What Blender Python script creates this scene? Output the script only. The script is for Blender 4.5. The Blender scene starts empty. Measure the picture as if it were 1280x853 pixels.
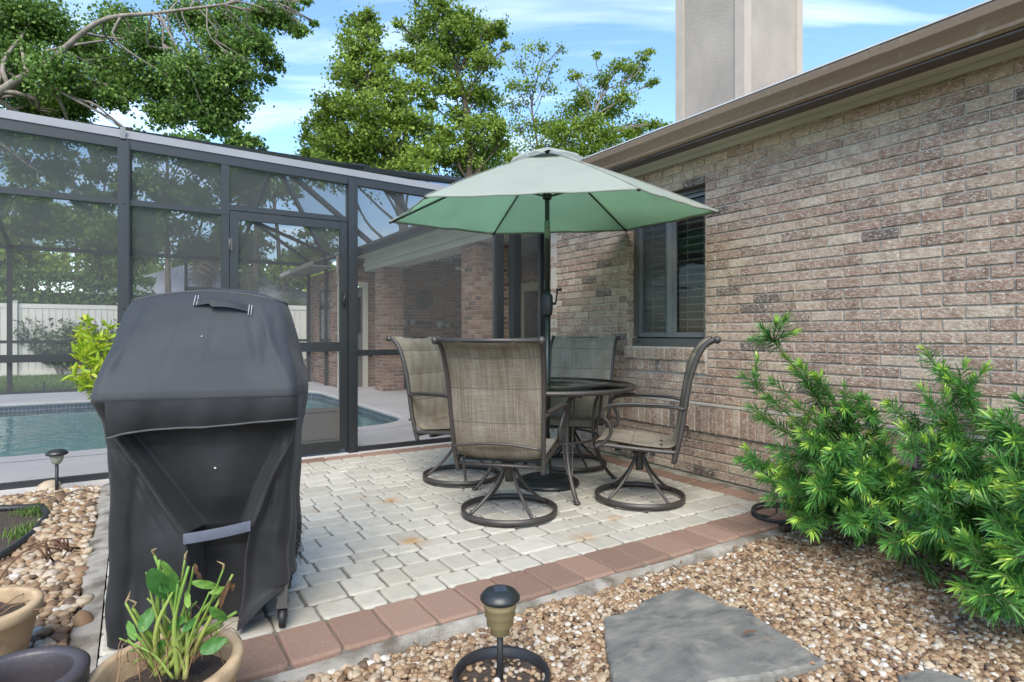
import bpy, math, random
import numpy as np
from math import sin, cos, pi, radians, sqrt, atan2
from mathutils import Vector

# ---------------------------------------------------------------- camera, light, exposure
scn = bpy.context.scene
col = scn.collection
YAW = math.atan(475 / 745)                 # the camera looks this far right of +Y (house wall runs along Y)
CAMH = 1.10
cam_d = bpy.data.cameras.new('camera')
cam = bpy.data.objects.new('camera', cam_d)
col.objects.link(cam)
cam.location = (0, 0, CAMH)
cam.rotation_euler = (pi / 2, 0, -YAW)
cam_d.sensor_width = 36
cam_d.lens = 745 / 1280 * 36
cam_d.shift_y = -8.5 / 1280
cam_d.clip_start = 0.05
cam_d.clip_end = 600
scn.camera = cam

SUN_EL, SUN_AZ = radians(48), radians(214)  # azimuth clockwise from +Y
world = bpy.data.worlds.new('World')
scn.world = world
world.use_nodes = True
wn, wl = world.node_tree.nodes, world.node_tree.links
wn.clear()
w_out = wn.new('ShaderNodeOutputWorld')
w_bg = wn.new('ShaderNodeBackground')
w_bg.inputs['Strength'].default_value = 0.15
sky = wn.new('ShaderNodeTexSky')
sky.sky_type = 'NISHITA'
sky.sun_disc = False
sky.sun_elevation = SUN_EL
sky.sun_rotation = SUN_AZ
sky.air_density = 1.0
sky.dust_density = 0.6
sky.ozone_density = 1.6
tc = wn.new('ShaderNodeTexCoord')
sep = wn.new('ShaderNodeSeparateXYZ')
wl.new(tc.outputs['Generated'], sep.inputs[0])
zz = wn.new('ShaderNodeMath'); zz.operation = 'ADD'; zz.inputs[1].default_value = 0.12
wl.new(sep.outputs['Z'], zz.inputs[0])
dx = wn.new('ShaderNodeMath'); dx.operation = 'DIVIDE'
dy = wn.new('ShaderNodeMath'); dy.operation = 'DIVIDE'
wl.new(sep.outputs['X'], dx.inputs[0]); wl.new(zz.outputs[0], dx.inputs[1])
wl.new(sep.outputs['Y'], dy.inputs[0]); wl.new(zz.outputs[0], dy.inputs[1])
cmb = wn.new('ShaderNodeCombineXYZ')
wl.new(dx.outputs[0], cmb.inputs[0]); wl.new(dy.outputs[0], cmb.inputs[1])
mp = wn.new('ShaderNodeMapping')
mp.vector_type = 'TEXTURE'
mp.inputs['Rotation'].default_value = (0, 0, radians(-27))
mp.inputs['Scale'].default_value = (1.7, 0.55, 1)
wl.new(cmb.outputs[0], mp.inputs[0])
cn = wn.new('ShaderNodeTexNoise')
cn.inputs['Scale'].default_value = 1.1
cn.inputs['Detail'].default_value = 7
cn.inputs['Roughness'].default_value = 0.55
cn.inputs['Distortion'].default_value = 0.6
wl.new(mp.outputs[0], cn.inputs['Vector'])
cr = wn.new('ShaderNodeValToRGB')
cr.color_ramp.elements[0].position = 0.50; cr.color_ramp.elements[0].color = (0, 0, 0, 1)
cr.color_ramp.elements[1].position = 0.80; cr.color_ramp.elements[1].color = (0.6, 0.6, 0.6, 1)
wl.new(cn.outputs['Fac'], cr.inputs[0])
hs = wn.new('ShaderNodeHueSaturation')
hs.inputs['Saturation'].default_value = 1.12
wl.new(sky.outputs[0], hs.inputs['Color'])
cmx = wn.new('ShaderNodeMixRGB')
cmx.inputs[2].default_value = (7.6, 7.9, 8.3, 1)
wl.new(cr.outputs[0], cmx.inputs[0]); wl.new(hs.outputs[0], cmx.inputs[1])
wl.new(cmx.outputs[0], w_bg.inputs[0])
wl.new(w_bg.outputs[0], w_out.inputs[0])

sun_d = bpy.data.lights.new('sun', 'SUN')
sun_d.energy = 2.0
sun_d.angle = radians(42)
sun_d.color = (1.0, 0.92, 0.80)
sun = bpy.data.objects.new('sun', sun_d)
col.objects.link(sun)
sd = Vector((sin(SUN_AZ) * cos(SUN_EL), cos(SUN_AZ) * cos(SUN_EL), sin(SUN_EL)))
sun.rotation_euler = sd.to_track_quat('Z', 'Y').to_euler()

scn.view_settings.view_transform = 'Standard'
scn.view_settings.look = 'None'
scn.view_settings.gamma = 1
scn.view_settings.exposure = 1.27
scn.render.engine = 'CYCLES'
scn.cycles.max_bounces = 8
scn.cycles.transparent_max_bounces = 24
scn.cycles.caustics_reflective = False
scn.cycles.caustics_refractive = False
scn.cycles.use_denoising = True

FV = np.array([sin(YAW), cos(YAW)])
RV = np.array([cos(YAW), -sin(YAW)])
F = 745.0
def at_d(px, py, d):
    """world point seen at photo pixel (px, py), d metres along the view axis"""
    l = (px - 640) / F
    p = FV * d + RV * l * d
    return np.array([p[0], p[1], CAMH + (418 - py) / F * d])
def ground(px, py, z=0.0):
    d = F * (CAMH - z) / (py - 418)
    return at_d(px, py, d)
def rnd(s): return np.random.default_rng(s)

# ---------------------------------------------------------------- mesh helpers
class MB:
    """collects vertices and faces for ONE mesh object"""
    def __init__(s):
        s.v, s.f, s.t, s.mi, s.sm = [], [], [], [], []
        s.n = 0
    def add(s, verts, faces, tint=0.5, mat=0, smooth=False):
        verts = np.asarray(verts, float).reshape(-1, 3)
        s.v.append(verts)
        if np.isscalar(tint): tint = np.full(len(verts), tint)
        s.t.append(np.asarray(tint, float))
        for f in faces:
            s.f.append([int(i) + s.n for i in f]); s.mi.append(mat); s.sm.append(smooth)
        s.n += len(verts)
        return s
    def box(s, c, size, tint=0.5, mat=0, rz=0.0, R=None):
        x, y, z = [a / 2 for a in size]
        v = np.array([[i * x, j * y, k * z] for k in (-1, 1) for j in (-1, 1) for i in (-1, 1)])
        if rz:
            v[:, :2] = v[:, :2] @ np.array([[cos(rz), sin(rz)], [-sin(rz), cos(rz)]])
        if R is not None: v = v @ np.array(R).T
        return s.add(v + np.array(c), [(0, 2, 3, 1), (4, 5, 7, 6), (0, 1, 5, 4), (2, 6, 7, 3), (0, 4, 6, 2), (1, 3, 7, 5)], tint, mat)
    def bar(s, a, b, w, h, tint=0.5, mat=0, up=(0, 0, 1)):
        a, b = np.array(a, float), np.array(b, float)
        d = b - a; L = np.linalg.norm(d); d /= L
        u = np.array(up, float); sx = np.cross(d, u)
        if np.linalg.norm(sx) < 1e-4: sx = np.cross(d, (0, 1, 0))
        sx /= np.linalg.norm(sx); uu = np.cross(sx, d)
        v = [p + sx * i * w / 2 + uu * k * h / 2 for p in (a, b) for k in (-1, 1) for i in (-1, 1)]
        return s.add(v, [(0, 1, 3, 2), (4, 6, 7, 5), (0, 4, 5, 1), (2, 3, 7, 6), (0, 2, 6, 4), (1, 5, 7, 3)], tint, mat)
    def tube(s, path, r, sides=8, tint=0.5, mat=0, cap=True, smooth=True, flat=None, closed=False):
        P = np.array(path, float); n = len(P)
        if np.isscalar(r): r = [r] * n
        if np.isscalar(tint): tint = [tint] * n
        T = np.gradient(P, axis=0) if not closed else np.roll(P, -1, 0) - np.roll(P, 1, 0)
        T /= np.linalg.norm(T, axis=1)[:, None] + 1e-12
        ref = np.array([0, 0, 1.0]) if abs(T[0][2]) < 0.9 else np.array([1.0, 0, 0])
        A = np.cross(T[0], ref); A /= np.linalg.norm(A)
        vs, ts = [], []
        for i in range(n):
            A = A - T[i] * np.dot(A, T[i]); A /= np.linalg.norm(A) + 1e-12
            B = np.cross(T[i], A)
            for k in range(sides):
                an = 2 * pi * (k + .5) / sides
                ca, sa = cos(an), sin(an)
                if flat: ca *= flat
                vs.append(P[i] + (A * sa + B * ca) * r[i]); ts.append(tint[i])
        fs = []
        for i in range(n if closed else n - 1):
            j = (i + 1) % n
            for k in range(sides):
                k2 = (k + 1) % sides
                fs.append((i * sides + k, i * sides + k2, j * sides + k2, j * sides + k))
        if cap and not closed:
            fs.append(tuple(range(sides - 1, -1, -1)))
            fs.append(tuple((n - 1) * sides + k for k in range(sides)))
        return s.add(vs, fs, ts, mat, smooth)
    def lathe(s, prof, c=(0, 0, 0), sides=40, tint=0.5, mat=0, smooth=True, wob=0.0, closed=False):
        vs, fs = [], []
        n = len(prof)
        for i, (r, z) in enumerate(prof):
            for k in range(sides):
                a = 2 * pi * k / sides
                rr = r * (1 + wob * sin(3 * a + 5 * z * 7))
                vs.append((c[0] + rr * cos(a), c[1] + rr * sin(a), c[2] + z))
        for i in range(n - 1 if not closed else n):
            for k in range(sides):
                k2 = (k + 1) % sides; j = (i + 1) % n
                fs.append((i * sides + k, i * sides + k2, j * sides + k2, j * sides + k))
        return s.add(vs, fs, tint, mat, smooth)
    def prism(s, poly, z0, z1, tint=0.5, mat=0):
        n = len(poly)
        v = [(x, y, z0) for x, y in poly] + [(x, y, z1) for x, y in poly]
        f = [tuple(range(n - 1, -1, -1)), tuple(range(n, 2 * n))] + [(i, (i + 1) % n, (i + 1) % n + n, i + n) for i in range(n)]
        return s.add(v, f, tint, mat)
    def grid(s, pts, tint=0.5, mat=0, smooth=True, wrap=False):
        P = np.array(pts, float); a, b = P.shape[:2]
        fs = [(i * b + j, i * b + (j + 1) % b, (i + 1) * b + (j + 1) % b, (i + 1) * b + j) for i in range(a - 1) for j in range(b if wrap else b - 1)]
        return s.add(P.reshape(-1, 3), fs, tint, mat, smooth)
    def build(s, name, mats, parent=None, loc=(0, 0, 0)):
        me = bpy.data.meshes.new(name)
        V = np.concatenate(s.v)
        me.from_pydata(V.tolist(), [], s.f)
        if not isinstance(mats, (list, tuple)): mats = [mats]
        for m in mats: me.materials.append(m)
        me.polygons.foreach_set('material_index', np.array(s.mi, 'i'))
        me.polygons.foreach_set('use_smooth', np.array(s.sm, bool))
        a = me.attributes.new('tint', 'FLOAT', 'POINT')
        a.data.foreach_set('value', np.concatenate(s.t).astype('f'))
        me.update()
        o = bpy.data.objects.new(name, me); col.objects.link(o)
        if parent is not None: o.parent = parent
        o.location = loc
        return o

def mesh_np(name, V, Fc, tint, mat, parent=None, smooth=False):
    """one mesh from numpy arrays, all faces with the same corner count"""
    me = bpy.data.meshes.new(name)
    V = np.asarray(V, 'f'); Fc = np.asarray(Fc, 'i'); k = Fc.shape[1]
    me.vertices.add(len(V)); me.vertices.foreach_set('co', V.ravel())
    me.loops.add(Fc.size); me.loops.foreach_set('vertex_index', Fc.ravel())
    me.polygons.add(len(Fc)); me.polygons.foreach_set('loop_start', np.arange(0, Fc.size, k, dtype='i'))
    me.polygons.foreach_set('loop_total', np.full(len(Fc), k, 'i'))
    me.update(calc_edges=True)
    me.polygons.foreach_set('use_smooth', np.full(len(Fc), smooth, bool))
    a = me.attributes.new('tint', 'FLOAT', 'POINT')
    a.data.foreach_set('value', np.asarray(tint, 'f'))
    me.materials.append(mat)
    o = bpy.data.objects.new(name, me); col.objects.link(o)
    if parent is not None: o.parent = parent
    return o

def tag(o, label=None, cat=None, group=None, kind=None):
    if label: o['label'] = label
    if cat: o['category'] = cat
    if group: o['group'] = group
    if kind: o['kind'] = kind
    return o
def empty(name, loc, rz=0.0, label=None, cat=None, group=None):
    o = bpy.data.objects.new(name, None); col.objects.link(o)
    o.location = loc; o.rotation_euler = (0, 0, rz); o.empty_display_size = 0.1
    return tag(o, label, cat, group)
def copy_tree(o, parent=None):
    c = o.copy(); col.objects.link(c); c.parent = parent
    for ch in [x for x in bpy.data.objects if x.parent == o]:
        copy_tree(ch, c)
    return c

# ---------------------------------------------------------------- materials
def new_mat(name):
    m = bpy.data.materials.new(name); m.use_nodes = True
    n, l = m.node_tree.nodes, m.node_tree.links
    return m, n, l, n['Principled BSDF']
def ramp(n, stops):
    r = n.new('ShaderNodeValToRGB'); e = r.color_ramp.elements
    while len(e) > 1: e.remove(e[-1])
    e[0].position = stops[0][0]; e[0].color = (*stops[0][1], 1)
    for p, c in stops[1:]:
        x = e.new(p); x.color = (*c, 1)
    return r
def mat(name, c1, c2=None, rough=0.6, scale=8, bump=0.0, bscale=60, metal=0.0, spec=0.5, detail=5, stretch=(1, 1, 1), sheen=0, coord='Object', coat=0, dirt=None, bdist=0.01):
    """noise-mottled principled material"""
    m, n, l, b = new_mat(name)
    c2 = c2 or tuple(x * 0.8 for x in c1)
    t = n.new('ShaderNodeTexCoord'); mpg = n.new('ShaderNodeMapping'); mpg.inputs['Scale'].default_value = stretch
    l.new(t.outputs[coord], mpg.inputs[0])
    no = n.new('ShaderNodeTexNoise'); no.inputs['Scale'].default_value = scale; no.inputs['Detail'].default_value = detail
    no.inputs['Roughness'].default_value = 0.6
    l.new(mpg.outputs[0], no.inputs['Vector'])
    r = ramp(n, [(0.32, c1), (0.68, c2)])
    l.new(no.outputs['Fac'], r.inputs[0])
    out = r.outputs[0]
    if dirt:
        dcol, dsc, lo, hi = dirt
        n2 = n.new('ShaderNodeTexNoise'); n2.inputs['Scale'].default_value = dsc; n2.inputs['Detail'].default_value = 6
        l.new(t.outputs[coord], n2.inputs['Vector'])
        r2 = ramp(n, [(lo, (0, 0, 0)), (hi, (1, 1, 1))]); l.new(n2.outputs['Fac'], r2.inputs[0])
        mx = n.new('ShaderNodeMixRGB'); mx.inputs[2].default_value = (*dcol, 1)
        l.new(r2.outputs[0], mx.inputs[0]); l.new(out, mx.inputs[1]); out = mx.outputs[0]
    l.new(out, b.inputs['Base Color'])
    b.inputs['Roughness'].default_value = rough; b.inputs['Metallic'].default_value = metal
    b.inputs['Specular IOR Level'].default_value = spec
    if sheen: b.inputs['Sheen Weight'].default_value = sheen
    if coat: b.inputs['Coat Weight'].default_value = coat; b.inputs['Coat Roughness'].default_value = .15
    if bump:
        n3 = n.new('ShaderNodeTexNoise'); n3.inputs['Scale'].default_value = bscale; n3.inputs['Detail'].default_value = 4
        l.new(mpg.outputs[0], n3.inputs['Vector'])
        bp = n.new('ShaderNodeBump'); bp.inputs['Strength'].default_value = bump; bp.inputs['Distance'].default_value = bdist
        l.new(n3.outputs['Fac'], bp.inputs['Height']); l.new(bp.outputs[0], b.inputs['Normal'])
    return m
def tint_mat(name, stops, rough=0.7, mott=None, mscale=30, bump=0.0, bscale=90, bdist=0.004, translucent=0.0, spec=0.4, mfac=(0.45, 0.7), constant=False, mstretch=(1, 1, 1)):
    """colour picked by the mesh's 'tint' value, with mottling in colour mott"""
    m, n, l, b = new_mat(name)
    at = n.new('ShaderNodeAttribute'); at.attribute_name = 'tint'
    r = ramp(n, stops)
    if constant: r.color_ramp.interpolation = 'CONSTANT'
    l.new(at.outputs['Fac'], r.inputs[0]); out = r.outputs[0]
    t = n.new('ShaderNodeTexCoord')
    if mott:
        no = n.new('ShaderNodeTexNoise'); no.inputs['Scale'].default_value = mscale; no.inputs['Detail'].default_value = 6; no.inputs['Roughness'].default_value = .65
        ms = n.new('ShaderNodeMapping'); ms.inputs['Scale'].default_value = mstretch
        l.new(t.outputs['Object'], ms.inputs[0]); l.new(ms.outputs[0], no.inputs['Vector'])
        r2 = ramp(n, [(mfac[0], (0, 0, 0)), (mfac[1], (1, 1, 1))]); l.new(no.outputs['Fac'], r2.inputs[0])
        mx = n.new('ShaderNodeMixRGB'); mx.inputs[2].default_value = (*mott, 1)
        if name in ('brick_clay', 'sheltered_brick'):          # dark bricks are plain, pale ones smeared; and every brick differs
            kk = n.new('ShaderNodeMath'); kk.operation = 'MULTIPLY'; r5 = ramp(n, [(.08, (.12, .12, .12)), (.20, (.75, .75, .75)), (.40, (.45, .45, .45)), (.62, (1, 1, 1)), (.75, (.6, .6, .6)), (1, (1, 1, 1))]); l.new(at.outputs['Fac'], r5.inputs[0])
            l.new(r2.outputs[0], kk.inputs[0]); l.new(r5.outputs[0], kk.inputs[1]); l.new(kk.outputs[0], mx.inputs[0])
        else: l.new(r2.outputs[0], mx.inputs[0])
        l.new(out, mx.inputs[1]); out = mx.outputs[0]
    l.new(out, b.inputs['Base Color'])
    b.inputs['Roughness'].default_value = rough; b.inputs['Specular IOR Level'].default_value = spec
    if bump:
        n3 = n.new('ShaderNodeTexNoise'); n3.inputs['Scale'].default_value = bscale; n3.inputs['Detail'].default_value = 5
        l.new(t.outputs['Object'], n3.inputs['Vector'])
        bp = n.new('ShaderNodeBump'); bp.inputs['Strength'].default_value = bump; bp.inputs['Distance'].default_value = bdist
        l.new(n3.outputs['Fac'], bp.inputs['Height']); l.new(bp.outputs[0], b.inputs['Normal'])
    if translucent:
        tr = n.new('ShaderNodeBsdfTranslucent'); l.new(out, tr.inputs[0])
        ms = n.new('ShaderNodeMixShader'); ms.inputs[0].default_value = translucent
        l.new(b.outputs[0], ms.inputs[1]); l.new(tr.outputs[0], ms.inputs[2])
        l.new(ms.outputs[0], n['Material Output'].inputs[0])
    return m
def _x(): pass
def veil_mat(name, c, opacity):
    """insect mesh too fine to resolve: part open, part dark strand"""
    m, n, l, b = new_mat(name)
    b.inputs['Base Color'].default_value = (*c, 1); b.inputs['Roughness'].default_value = .7
    tr = n.new('ShaderNodeBsdfTransparent'); ms = n.new('ShaderNodeMixShader'); ms.inputs[0].default_value = opacity
    # strands overlap more when the mesh is seen at a slant: opacity = 1-(1-o)^(1/cos)
    lw = n.new('ShaderNodeLayerWeight'); lw.inputs[0].default_value = .5
    cs_ = n.new('ShaderNodeMath'); cs_.operation = 'SUBTRACT'; cs_.inputs[0].default_value = 1.06; l.new(lw.outputs['Facing'], cs_.inputs[1])
    iv = n.new('ShaderNodeMath'); iv.operation = 'DIVIDE'; iv.inputs[0].default_value = 1; l.new(cs_.outputs[0], iv.inputs[1])
    pw = n.new('ShaderNodeMath'); pw.operation = 'POWER'; pw.inputs[0].default_value = 1 - opacity; l.new(iv.outputs[0], pw.inputs[1])
    ob = n.new('ShaderNodeMath'); ob.operation = 'SUBTRACT'; ob.inputs[0].default_value = 1; l.new(pw.outputs[0], ob.inputs[1]); l.new(ob.outputs[0], ms.inputs[0])
    l.new(tr.outputs[0], ms.inputs[1]); l.new(b.outputs[0], ms.inputs[2]); l.new(ms.outputs[0], n['Material Output'].inputs[0])
    return m
def glass_mat(name, tintc=(0.85, 0.9, 0.9), gloss=(1, 1, 1), rough=0.02, bump=None, ior=1.45):
    m, n, l, b = new_mat(name)
    tr = n.new('ShaderNodeBsdfTransparent'); tr.inputs[0].default_value = (*tintc, 1)
    gl = n.new('ShaderNodeBsdfGlossy'); gl.inputs['Roughness'].default_value = rough; gl.inputs[0].default_value = (*gloss, 1)
    fr = n.new('ShaderNodeFresnel'); fr.inputs[0].default_value = ior
    ms = n.new('ShaderNodeMixShader')
    l.new(fr.outputs[0], ms.inputs[0]); l.new(tr.outputs[0], ms.inputs[1]); l.new(gl.outputs[0], ms.inputs[2])
    if bump:
        t = n.new('ShaderNodeTexCoord'); no = n.new('ShaderNodeTexNoise'); no.inputs['Scale'].default_value = bump[0]; no.inputs['Detail'].default_value = 3
        l.new(t.outputs['Object'], no.inputs['Vector'])
        bp = n.new('ShaderNodeBump'); bp.inputs['Strength'].default_value = bump[1]; bp.inputs['Distance'].default_value = .05
        l.new(no.outputs['Fac'], bp.inputs['Height']); l.new(bp.outputs[0], gl.inputs['Normal']); l.new(bp.outputs[0], fr.inputs['Normal'])
    l.new(ms.outputs[0], n['Material Output'].inputs[0])
    return m

M = {}
M['brick'] = tint_mat('brick_clay', [(0, (.10, .075, .065)), (.08, (.14, .105, .09)), (.14, (.21, .135, .105)), (.35, (.285, .18, .135)), (.6, (.33, .225, .17)), (.85, (.375, .275, .205)), (1, (.42, .335, .255))],
                      rough=.9, mott=(.52, .455, .37), mscale=30, mfac=(.46, .72), bump=.75, bscale=55, bdist=.008, spec=.2, mstretch=(1, 1, 1.8))
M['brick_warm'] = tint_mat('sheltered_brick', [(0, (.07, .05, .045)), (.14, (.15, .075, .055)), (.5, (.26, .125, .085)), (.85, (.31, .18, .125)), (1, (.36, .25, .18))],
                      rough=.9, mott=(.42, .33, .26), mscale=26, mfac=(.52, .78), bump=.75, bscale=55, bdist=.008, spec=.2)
M['mortar'] = mat('mortar', (.50, .46, .40), (.41, .375, .325), rough=.95, scale=20, bump=.4, bscale=160, spec=.1)
M['paver'] = tint_mat('cream_paver', [(0, (.37, .35, .295)), (.5, (.43, .41, .35)), (1, (.485, .465, .40))], rough=.9, mott=(.28, .265, .22), mscale=11, mfac=(.48, .85), bump=.5, bscale=130, bdist=.003, spec=.15)
M['redpaver'] = tint_mat('red_paver', [(0, (.19, .125, .093)), (.5, (.24, .155, .115)), (1, (.29, .195, .145))], rough=.9, mott=(.36, .27, .21), mscale=120, mfac=(.55, .8), bump=.5, bscale=200, bdist=.003, spec=.15)
M['kerb'] = mat('kerb_concrete', (.33, .31, .27), (.21, .19, .155), rough=.95, scale=9, bump=.5, bscale=90, dirt=((.11, .095, .07), 7, .46, .64))
M['joint'] = mat('joint_sand', (.19, .175, .14), (.11, .10, .08), rough=1, scale=30)
M['soil'] = mat('soil', (.075, .055, .04), (.04, .03, .022), rough=1, scale=30, bump=.8, bscale=60, bdist=.02)
for k_ in ('brick', 'brick_warm'):                    # fired-face streaks: broad darker clouds and fine pale scuffs
    n, l = M[k_].node_tree.nodes, M[k_].node_tree.links; b = n['Principled BSDF']; src = b.inputs['Base Color'].links[0].from_socket
    t = n.new('ShaderNodeTexCoord'); o1 = n.new('ShaderNodeTexNoise'); o1.inputs['Scale'].default_value = 12; o1.inputs['Detail'].default_value = 7; o1.inputs['Roughness'].default_value = .7; l.new(t.outputs['Object'], o1.inputs['Vector'])
    q1 = ramp(n, [(.36, (.68, .62, .58)), (.52, (1, 1, 1)), (.68, (1.12, 1.10, 1.06))]); l.new(o1.outputs['Fac'], q1.inputs[0])
    mm = n.new('ShaderNodeMixRGB'); mm.blend_type = 'MULTIPLY'; mm.inputs[0].default_value = 1; l.new(src, mm.inputs[1]); l.new(q1.outputs[0], mm.inputs[2])
    mp3 = n.new('ShaderNodeMapping'); mp3.inputs['Scale'].default_value = (1, 1, 3.2); mp3.inputs['Rotation'].default_value = (.25, 0, 0); l.new(t.outputs['Object'], mp3.inputs[0])
    o2 = n.new('ShaderNodeTexNoise'); o2.inputs['Scale'].default_value = 48; o2.inputs['Detail'].default_value = 5; o2.inputs['Distortion'].default_value = 1.2; l.new(mp3.outputs[0], o2.inputs['Vector'])
    q2 = ramp(n, [(.54, (0, 0, 0)), (.61, (.75, .75, .75))]); l.new(o2.outputs['Fac'], q2.inputs[0])
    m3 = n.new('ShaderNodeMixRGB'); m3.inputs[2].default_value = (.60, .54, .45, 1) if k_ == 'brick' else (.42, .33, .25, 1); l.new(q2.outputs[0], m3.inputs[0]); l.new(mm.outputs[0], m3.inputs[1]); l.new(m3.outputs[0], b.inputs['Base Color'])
M['gravelbed'] = mat('gravel_bed', (.16, .12, .085), (.08, .06, .045), rough=1, scale=40, bump=.8, bscale=80)
M['grass'] = mat('lawn', (.075, .14, .03), (.045, .09, .02), rough=1, scale=6, bump=.6, bscale=60, bdist=.03)
PEB = [(0, (.06, .045, .035)), (.10, (.13, .08, .048)), (.26, (.22, .135, .075)), (.46, (.32, .215, .12)), (.66, (.37, .28, .18)), (.85, (.42, .35, .25)), (.95, (.48, .44, .37)), (1, (.60, .58, .53))]
M['pebble'] = tint_mat('pebble', PEB, rough=.6, mott=(.22, .15, .09), mscale=60, mfac=(.48, .75), bump=.25, bscale=120, spec=.35)
M['deck'] = mat('pool_deck', (.56, .53, .50), (.50, .475, .45), rough=.9, scale=2, bump=.3, bscale=150, dirt=((.42, .39, .36), 1.2, .5, .8))
M['slate'] = mat('slate', (.215, .208, .182), (.085, .088, .083), rough=.58, scale=4.2, bump=.9, bscale=9, detail=12, stretch=(1, 2.1, 1), dirt=((.29, .275, .225), 9, .5, .8), bdist=.01, spec=.35)
M['alu'] = mat('bronze_aluminium', (.017, .020, .0225), (.0145, .017, .019), rough=.42, scale=2, spec=.6)
M['alu_light'] = mat('gutter_cap', (.21, .215, .22), (.17, .174, .18), rough=.5, scale=2)
M['kick'] = mat('kick_panel', (.085, .082, .078), (.072, .070, .068), rough=.45, scale=3, spec=.6)
M['screen'] = veil_mat('insect_screen', (.19, .195, .20), .20)
M['screen_roof'] = veil_mat('roof_screen', (.15, .16, .17), .42)
M['gutter'] = mat('brown_gutter', (.215, .145, .09), (.185, .125, .078), rough=.38, scale=3, spec=.6, dirt=((.28, .24, .19), 14, .60, .8))
M['gutter_shaded'] = mat('brown_gutter_shaded', (.11, .085, .075), (.08, .062, .055), rough=.6, scale=12)  # darker gutter brown: shade under the gutter put into the colour
M['cream'] = mat('cream_soffit', (.60, .57, .47), (.54, .51, .42), rough=.7, scale=2, bump=.1, bscale=40)
M['dripedge'] = mat('drip_edge', (.62, .62, .62), rough=.4, scale=3)
M['shingle'] = mat('roof_shingle', (.16, .14, .12), (.10, .09, .08), rough=.95, scale=25, bump=.5, bscale=60)
M['stucco'] = mat('chimney_stucco', (.40, .35, .30), (.345, .30, .255), rough=.95, scale=3, bump=.5, bscale=70, bdist=.012, dirt=((.30, .265, .23), 1.6, .46, .78), stretch=(1, 1, .5))
M['stuccotrim'] = mat('chimney_trim', (.46, .40, .34), (.41, .355, .30), rough=.85, scale=5)
M['winframe'] = mat('window_frame', (.085, .083, .08), (.07, .068, .066), rough=.4, scale=4, spec=.6)
M['winframe2'] = mat('window_sash', (.155, .165, .17), (.125, .135, .14), rough=.35, scale=4, spec=.7)
M['blind'] = mat('blind_slat', (.50, .46, .39), (.44, .40, .34), rough=.6, scale=4)
M['glass'] = glass_mat('window_glass', (.72, .78, .78))
M['glassdoor'] = glass_mat('door_glass', (.35, .40, .40))
M['dark'] = mat('dark_room', (.02, .02, .022), (.012, .012, .014), rough=.9)  # near black: the gloom of unlit interiors put into the colour
M['interior'] = mat('lanai_ceiling', (.42, .40, .36), (.38, .36, .32), rough=.9)
M['water'] = glass_mat('pool_water', (.50, .84, .86), rough=.03, bump=(5.0, .35), ior=1.33)
M['plaster'] = mat('pool_plaster', (.34, .66, .68), (.28, .58, .62), rough=.9, scale=1.5)
M['powder'] = mat('powdercoat_frame', (.048, .041, .036), (.036, .031, .028), rough=.42, scale=25, bump=.12, bscale=300, spec=.6)
M['blackmetal'] = mat('black_metal', (.018, .022, .022), (.014, .017, .017), rough=.4, spec=.6, scale=12)
M['blackplastic'] = mat('black_plastic', (.022, .022, .024), (.016, .016, .018), rough=.5, scale=12)
M['rubber'] = mat('rubber', (.03, .03, .03), rough=.8)
M['fence'] = mat('white_vinyl', (.60, .58, .51), (.55, .53, .47), rough=.5, scale=1.5)
M['bark'] = mat('bark', (.16, .125, .095), (.07, .055, .045), rough=.95, scale=9, bump=.8, bscale=25, stretch=(1, 1, .3), bdist=.03)
M['barkpale'] = mat('pale_bark', (.33, .28, .235), (.17, .14, .12), rough=.95, scale=9, bump=.6, bscale=25, stretch=(1, 1, .4), bdist=.02)
M['stem'] = mat('stem_green', (.12, .15, .05), (.10, .10, .045), rough=.7, scale=20)
LG = lambda a, b, c: [(0, a), (.5, b), (1, c)]
M['leaf_oak'] = tint_mat('oak_leaf', LG((.08, .13, .018), (.22, .33, .042), (.40, .50, .09)), rough=.55, translucent=.35)
M['leaf_dark'] = tint_mat('dark_leaf', LG((.05, .11, .022), (.14, .25, .045), (.27, .40, .08)), rough=.5, translucent=.3)
M['leaf_lime'] = tint_mat('lime_leaf', LG((.10, .17, .02), (.21, .31, .035), (.34, .43, .06)), rough=.55, translucent=.4)
M['leaf_pine'] = tint_mat('pine_leaf', LG((.05, .11, .035), (.11, .20, .06), (.18, .28, .09)), rough=.7, translucent=.2)
M['leaf_podo'] = tint_mat('narrow_leaf', [(0, (.02, .07, .018)), (.3, (.055, .18, .04)), (.6, (.13, .33, .06)), (.82, (.30, .52, .07)), (1, (.52, .68, .12))], rough=.35, translucent=.25, spec=.5)
M['leaf_bright'] = tint_mat('bright_leaf', [(0, (.16, .30, .02)), (.5, (.38, .54, .04)), (.9, (.58, .60, .06)), (1, (.58, .32, .04))], rough=.45, translucent=.4)
M['leaf_shrub'] = tint_mat('shrub_leaf', LG((.03, .06, .02), (.07, .12, .045), (.14, .20, .09)), rough=.6, translucent=.3)
M['leaf_palm'] = tint_mat('palm_frond', [(0, (.10, .075, .05)), (.4, (.17, .13, .09)), (.6, (.08, .12, .04)), (1, (.16, .20, .09))], rough=.7, translucent=.2)
M['leaf_grass'] = tint_mat('grass_blade', LG((.05, .11, .02), (.10, .20, .035), (.20, .28, .07)), rough=.6, translucent=.3)
M['leaf_dead'] = tint_mat('dead_leaf', LG((.10, .05, .03), (.20, .11, .06), (.33, .20, .11)), rough=.8, translucent=.15)
M['leaf_pot'] = tint_mat('potted_leaf', [(0, (.04, .13, .03)), (.4, (.09, .24, .05)), (.7, (.22, .38, .07)), (.9, (.42, .46, .12)), (1, (.35, .27, .13))], rough=.45, translucent=.3)
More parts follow.
